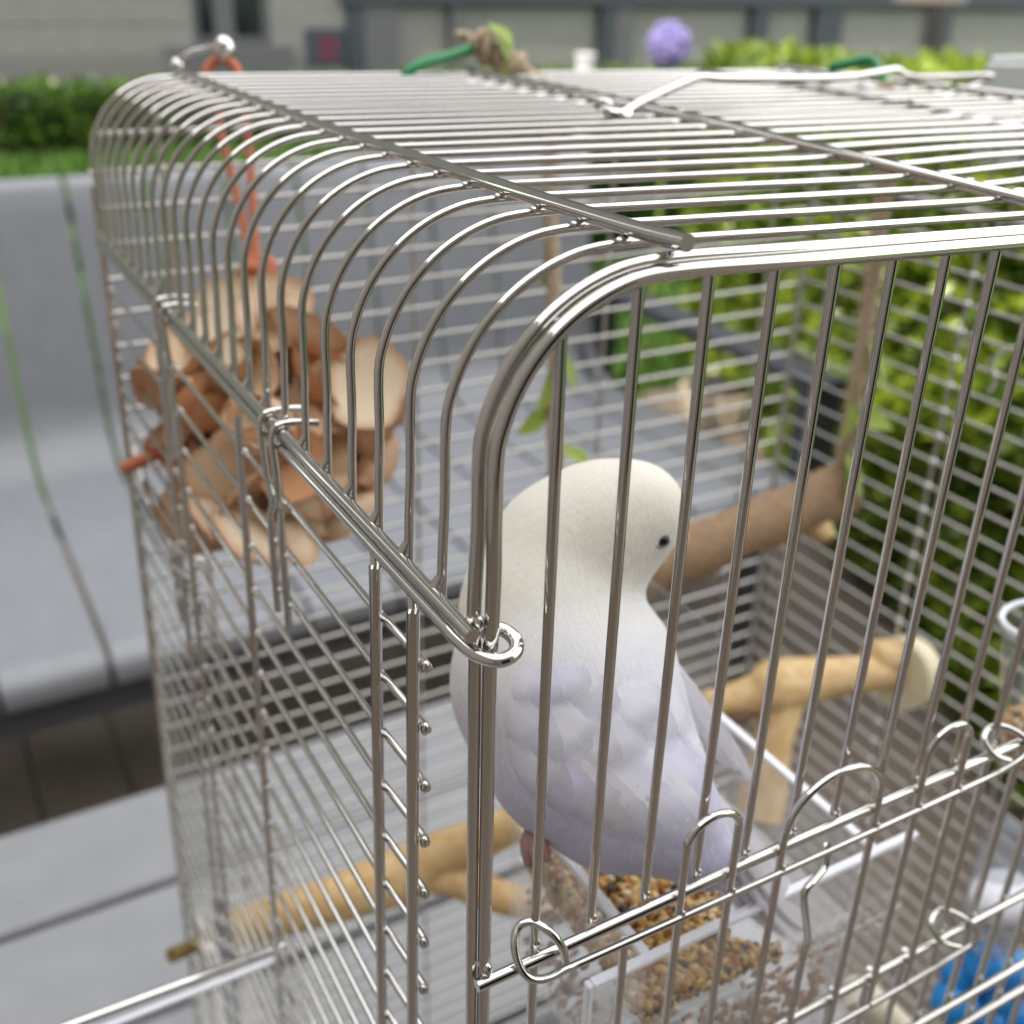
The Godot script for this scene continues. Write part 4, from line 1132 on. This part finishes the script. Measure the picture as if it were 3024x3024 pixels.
func wood_chip_toy() -> void:
	var c := at(388, 790, 1280)
	var o := thing("wood_chip_toy", "ball of curled wood shavings on an orange cord hanging in the cage", "bird toy", c + Vector3(0, -48, 0))
	var R := Vector3(38, 38, 35)
	var n := 84
	for i in n:
		var yy := 1.0 - 2.0 * (i + 0.5) / n
		var a := i * 2.39996 + rng.randf_range(-0.25, 0.25)
		var d := Vector3(cos(a) * sqrt(1 - yy * yy), yy, sin(a) * sqrt(1 - yy * yy))
		var p := c + d * R * rng.randf_range(0.60, 1.02)
		p.x = maxf(p.x, 12.0)
		var nn := (d + Vector3(rng.randf_range(-1, 1), rng.randf_range(-1, 1), rng.randf_range(-1, 1)) * 1.35).normalized()
		var face := Color(0.86, 0.67, 0.45).lerp(Color(0.95, 0.84, 0.66), rng.randf())
		if rng.randf() < 0.12: face = Color(0.66, 0.36, 0.18)
		part("wood_chip", chip_mesh(p, nn, rng.randf_range(11.5, 16.5), rng.randf_range(3.0, 9.0), face, Color(0.58, 0.27, 0.11)), M.chip, o)
	# the pale big slice on top
	part("wood_chip", chip_mesh(at(372, 690, 960), (CAM_Z + CAM_Y * 0.25 - CAM_X * 0.35).normalized(), 17.0, 4.0, Color(0.84, 0.74, 0.56), Color(0.5, 0.27, 0.12)), M.chip, o)
	part("wood_chip", chip_mesh(at(368, 800, 930), (CAM_Z + CAM_X * 0.6 + CAM_Y * 0.2).normalized(), 14.0, 4.0, Color(0.80, 0.66, 0.48), Color(0.46, 0.2, 0.09)), M.chip, o)
	part("wood_chip", chip_mesh(at(372, 1085, 1140), (CAM_Z + CAM_X * 0.3 + CAM_Y * 0.1).normalized(), 15.0, 3.0, Color(0.82, 0.70, 0.50), Color(0.46, 0.2, 0.09)), M.chip, o)
	part("core", ball(c, R * 0.5, 18, 12), M.dark_bark, o)
	# the cord: two strands down from the ring, a knot, a loose end
	var cord := Node3D.new(); cord.name = "cord"; o.add_child(cord)
	var ring := []
	for k in 12:
		var a := TAU * k / 12.0
		ring.append(at(398, 655 + 48 * cos(a), 228 + 52 * sin(a)))
	part("loop", tube(smooth(ring, 3, true) + [ring[0]], 1.9, 10), M.cord, cord)
	part("strand", tube(smooth([at(398, 640, 275), at(396, 655, 400), at(394, 690, 540), at(392, 725, 690), at(390, 745, 800)], 6), 1.5, 10), M.cord, cord)
	part("strand", tube(smooth([at(398, 700, 270), at(396, 730, 390), at(394, 742, 520), at(392, 752, 690), at(390, 755, 800)], 6), 1.5, 10), M.cord, cord)
	part("knot", tube(smooth([at(388, 725, 790), at(386, 790, 775), at(385, 782, 830), at(386, 725, 825), at(385, 735, 795), at(384, 780, 800)], 6), 3.0, 10, true), M.cord, cord)
	part("loose_end", tube(smooth([at(384, 520, 1310), at(381, 440, 1350), at(379, 362, 1385)], 5), 2.4, 10, true), M.cord, cord)
	part("strand", tube(smooth([at(384, 420, 1060), at(383, 470, 1130), at(382, 510, 1220)], 5), 2.4, 10, true), M.cord, cord)
	# the metal clip that holds the cord on the roof rod
	var k := thing("snap_hook", "silver wire hook with flat end holding the orange cord on the cage roof", "hook", at(400, 520, 195))
	part("wire", tube(smooth([at(402, 515, 225), at(402, 522, 200), at(401, 530, 178), at(400, 560, 158), at(398, 620, 142), at(396, 648, 128)], 5), 1.1, 10, true), M.steel, k)
	part("clip", ball(at(396, 662, 145), Vector3(3.6, 4.6, 3.2), 16, 12), M.steel, k)
	part("bead", ball(at(402, 522, 196), Vector3(2.4, 3.0, 2.4), 14, 10), M.steel, k)

# ---------------------------------------------------------------- other small things
func small_things() -> void:
	# clear bath box hooked on the outside of the left side
	var o := thing("bath_box", "clear plastic bird bath box with metal rod hooked outside the left of the cage", "bird bath", Vector3(-70, -270, -70))
	part("rod", tube([Vector3(-150, -178.5, -119), Vector3(-3, -182, -119)], 1.5, 14), M.wire, o)
	part("rod", tube([Vector3(-150, -178.5, -14), Vector3(-5, -182, -14)], 1.5, 14), M.wire, o)
	part("back_panel", box(Vector3(-150, -262, -117.4), Vector3(-7, -184, -115.4), 0.3), M.acrylic_worn, o)
	part("front_panel", box(Vector3(-150, -262, -20), Vector3(-7, -190, -18), 0.3), M.acrylic, o)
	part("side_panel", box(Vector3(-152, -262, -117), Vector3(-150.2, -184, -18), 0.3), M.acrylic, o)
	part("floor_panel", box(Vector3(-150, -264, -117), Vector3(-7, -262.1, -18), 0.3), M.acrylic_worn, o)
	part("edge", box(Vector3(-150, -184, -117.4), Vector3(-7, -182.6, -115.4), 0.3), M.acrylic_edge, o)
	var w := Buf.new()
	for i in 16: ball_to(w, Vector3(rng.randf_range(-110, -20), rng.randf_range(-262, -258), rng.randf_range(-110, -30)), Vector3(rng.randf_range(3, 9), 1.2, rng.randf_range(3, 8)), 8, 5)
	part("water", done(w), M.acrylic_edge, o).set_meta("kind", "stuff")
	# clear seed tube at the right edge
	var t := thing("seed_tube", "clear plastic cup feeder with seeds at the right side of the cage", "bird feeder", at(305, 2990, 2200))
	var top := at(302, 3110, 1835); var bot := at(318, 3075, 2250)
	var rimp := []; var b := Buf.new()
	var dir := (bot - top).normalized(); var ax := dir.cross(CAM_Z).normalized(); var ay := dir.cross(ax)
	var seg := 28
	for j in 2:
		for i in seg:
			var a := TAU * i / seg
			var rr := 13.0 if j == 0 else 11.6
			b.v.append(((top if j == 0 else bot) + (ax * cos(a) + ay * sin(a)) * rr) * MM); b.n.append(ax * cos(a) + ay * sin(a))
	for i in seg:
		var k := (i + 1) % seg
		b.i.append_array([i, k, i + seg, k, k + seg, i + seg])
	part("cup", done(b), M.acrylic_worn, t)
	for i in 24:
		var a := TAU * i / 24
		rimp.append(top + (ax * cos(a) + ay * sin(a)) * 13.2)
	part("rim", tube(smooth(rimp, 2, true) + [rimp[0]], 1.0, 8), M.acrylic_edge, t)
	var s := Buf.new(); ball_to(s, Vector3.ZERO, Vector3(0.9, 0.8, 1.5), 6, 4)
	var xf := []; var cols := []
	for i in 700:
		var a := rng.randf() * TAU; var rr := 10.6 * sqrt(rng.randf()); var h := rng.randf_range(0.66, 1.0)
		xf.append(Transform3D(Basis.from_euler(Vector3(rng.randf() * 6, rng.randf() * 6, rng.randf() * 6)), (top.lerp(bot, h) + (ax * cos(a) + ay * sin(a)) * rr) * MM))
		cols.append([Color(0.55, 0.3, 0.09), Color(0.66, 0.46, 0.22), Color(0.42, 0.2, 0.06), Color(0.74, 0.62, 0.4)][rng.randi() % 4])
	scatter("seeds", done(s), M.seed, xf, cols, t)
	# cream dowel perch low behind the door
	var d := thing("cream_perch", "short cream wooden dowel perch low behind the cage door", "perch", at(330, 2600, 3010))
	part("dowel", tube([at(326, 2520, 2930), at(330, 2570, 2962), at(334, 2660, 3050)], 5.2, 18, true), M.cream, d)
	part("end_knob", ball(at(325, 2524, 2935), Vector3(4.6, 4.6, 4.6), 14, 10), M.cream, d)
	# blue plastic beads toy
	var y := thing("bead_toy", "bright blue plastic bead toy in the low right corner of the cage", "bird toy", at(420, 2880, 2980))
	for q in [[405, 2905, 2850, 9.0], [410, 2835, 2875, 7.5], [412, 2990, 2880, 9.5], [414, 2930, 2935, 8.5], [408, 2820, 2965, 9.0], [414, 2900, 3010, 8.5], [416, 2990, 3000, 8.0]]:
		part("bead", ball(at(q[0], q[1], q[2]), Vector3.ONE * q[3], 18, 12), M.blue, y)
	part("wire", tube(smooth([at(412, 2800, 2990), at(412, 2860, 2930), at(412, 2940, 2890), at(412, 3060, 2860)], 5), 1.4, 10), M.steel, y)
	# clear water tube by it
	var wt := thing("water_tube", "blue tinted clear water tube standing beside the bead toy", "water bottle", at(400, 2940, 2700))
	var gm := mat(Color(0.66, 0.70, 0.76, 0.3), 0.08); gm.transparency = BaseMaterial3D.TRANSPARENCY_ALPHA; gm.cull_mode = BaseMaterial3D.CULL_DISABLED
	part("tube", tube([at(398, 3010, 2450), at(400, 2960, 2560), at(404, 2900, 2790)], 9.0, 20), gm, wt)
	part("cap", ball(at(398, 2960, 2650), Vector3(13, 9, 11), 16, 10), M.acrylic_edge, wt)

func garden_things() -> void:
	# lavender flower globe on a stem
	var c := at(2500, 1976, 135)
	var o := thing("flower_globe", "round lavender flower head on a thin stem beyond the cage roof", "flower", Vector3(c.x, GROUND, c.z))
	var b := Buf.new()
	for i in 260:
		var yy := 1.0 - 2.0 * (i + 0.5) / 260.0; var a := i * 2.39996
		var d := Vector3(cos(a) * sqrt(1 - yy * yy), yy, sin(a) * sqrt(1 - yy * yy))
		ball_to(b, c + d * rng.randf_range(38, 50), Vector3(6, 6, 6) * rng.randf_range(0.6, 1.2), 5, 4)
	ball_to(b, c, Vector3(40, 40, 40), 14, 10)
	part("flower_head", done(b), M.violet, o)
	part("stem", tube(smooth([c - Vector3(0, 45, 0), c + Vector3(8, -450, 5), Vector3(c.x, GROUND, c.z)], 5), 5.0, 8), M.toy_leaf, o)
	# garden lamp: dark pole with a dull head
	var p := at(3500, 2735, 200); var h := at(3500, 2745, -8)
	var l := thing("garden_lamp", "dark garden pole with a flat pinkish grey head behind the right hedge", "lamp", Vector3(p.x, GROUND, p.z))
	part("pole", tube([Vector3(p.x, GROUND, p.z), Vector3(p.x + 6, h.y - 20, p.z)], 30.0, 12), M.dark_metal, l)
	part("head", tube([Vector3(h.x, h.y - 15, h.z), Vector3(h.x, h.y + 10, h.z), Vector3(h.x, h.y + 80, h.z)], [112.0, 118.0, 70.0], 24), M.lamp_head, l)
	# pale plastic shell hung outside the right of the cage
	var hd := thing("plastic_shell", "pale grey plastic shell standing up behind the right end of the cage roof", "feeder cover", Vector3(365, 27, -150))
	part("front_panel", box(Vector3(345, 20, -208), Vector3(347.5, 59, -100), 0.8, Basis(Vector3(1, 0, 0), deg_to_rad(-3))), M.chair, hd)
	part("side_panel", box(Vector3(348, 20, -210), Vector3(410, 59, -207.5), 0.8), M.chair, hd)
	part("hook", tube([Vector3(337, 18, -160), Vector3(341, 24, -160), Vector3(346, 30, -160)], 1.0, 8), M.steel, hd)
	# small white marker post on the lawn
	var m := at(3000, 1727, 195)
	var mk := thing("marker_post", "small white post standing far off beyond the cage roof", "post", Vector3(m.x, GROUND, m.z))
	part("shaft", box(Vector3(m.x - 18, GROUND, m.z - 18), Vector3(m.x + 18, m.y + 20, m.z + 18), 4), M.white, mk)
	part("cap", box(Vector3(m.x - 22, m.y + 20.5, m.z - 22), Vector3(m.x + 22, m.y + 32, m.z + 22), 4), M.white, mk)
	# beige stone pot on the deck
	var q := Vector3(2056, GROUND, -2325)
	var po := thing("stone_pot", "low beige stone pot standing on the deck behind the cage", "pot", q)
	part("bowl", tube([q + Vector3(0, 3, 0), q + Vector3(0, 60, 0), q + Vector3(0, 120, 0)], [80.0, 110.0, 120.0], 20), M.stone, po)
	part("soil", ball(q + Vector3(0, 120, 0), Vector3(105, 20, 105), 16, 8), M.soil, po)
	# the house on the left and behind the viewer: it shades the terrace, and the wires mirror it
	var hb := thing("terrace_house", "brown rendered house wall beside the terrace, mirrored in the cage wires", "house", Vector3(-1950, GROUND, 0))
	part("wall", box(Vector3(-2500, GROUND, -3300), Vector3(-1900, 3350, 2590), 10), M.render, hb)
	part("rear_wall", box(Vector3(-2500, GROUND, 2600), Vector3(2600, 3350, 2900), 10), M.render, hb)
	part("door", box(Vector3(-300, GROUND + 10, 2585), Vector3(1500, 1000, 2599), 4), M.dark_glass, hb)
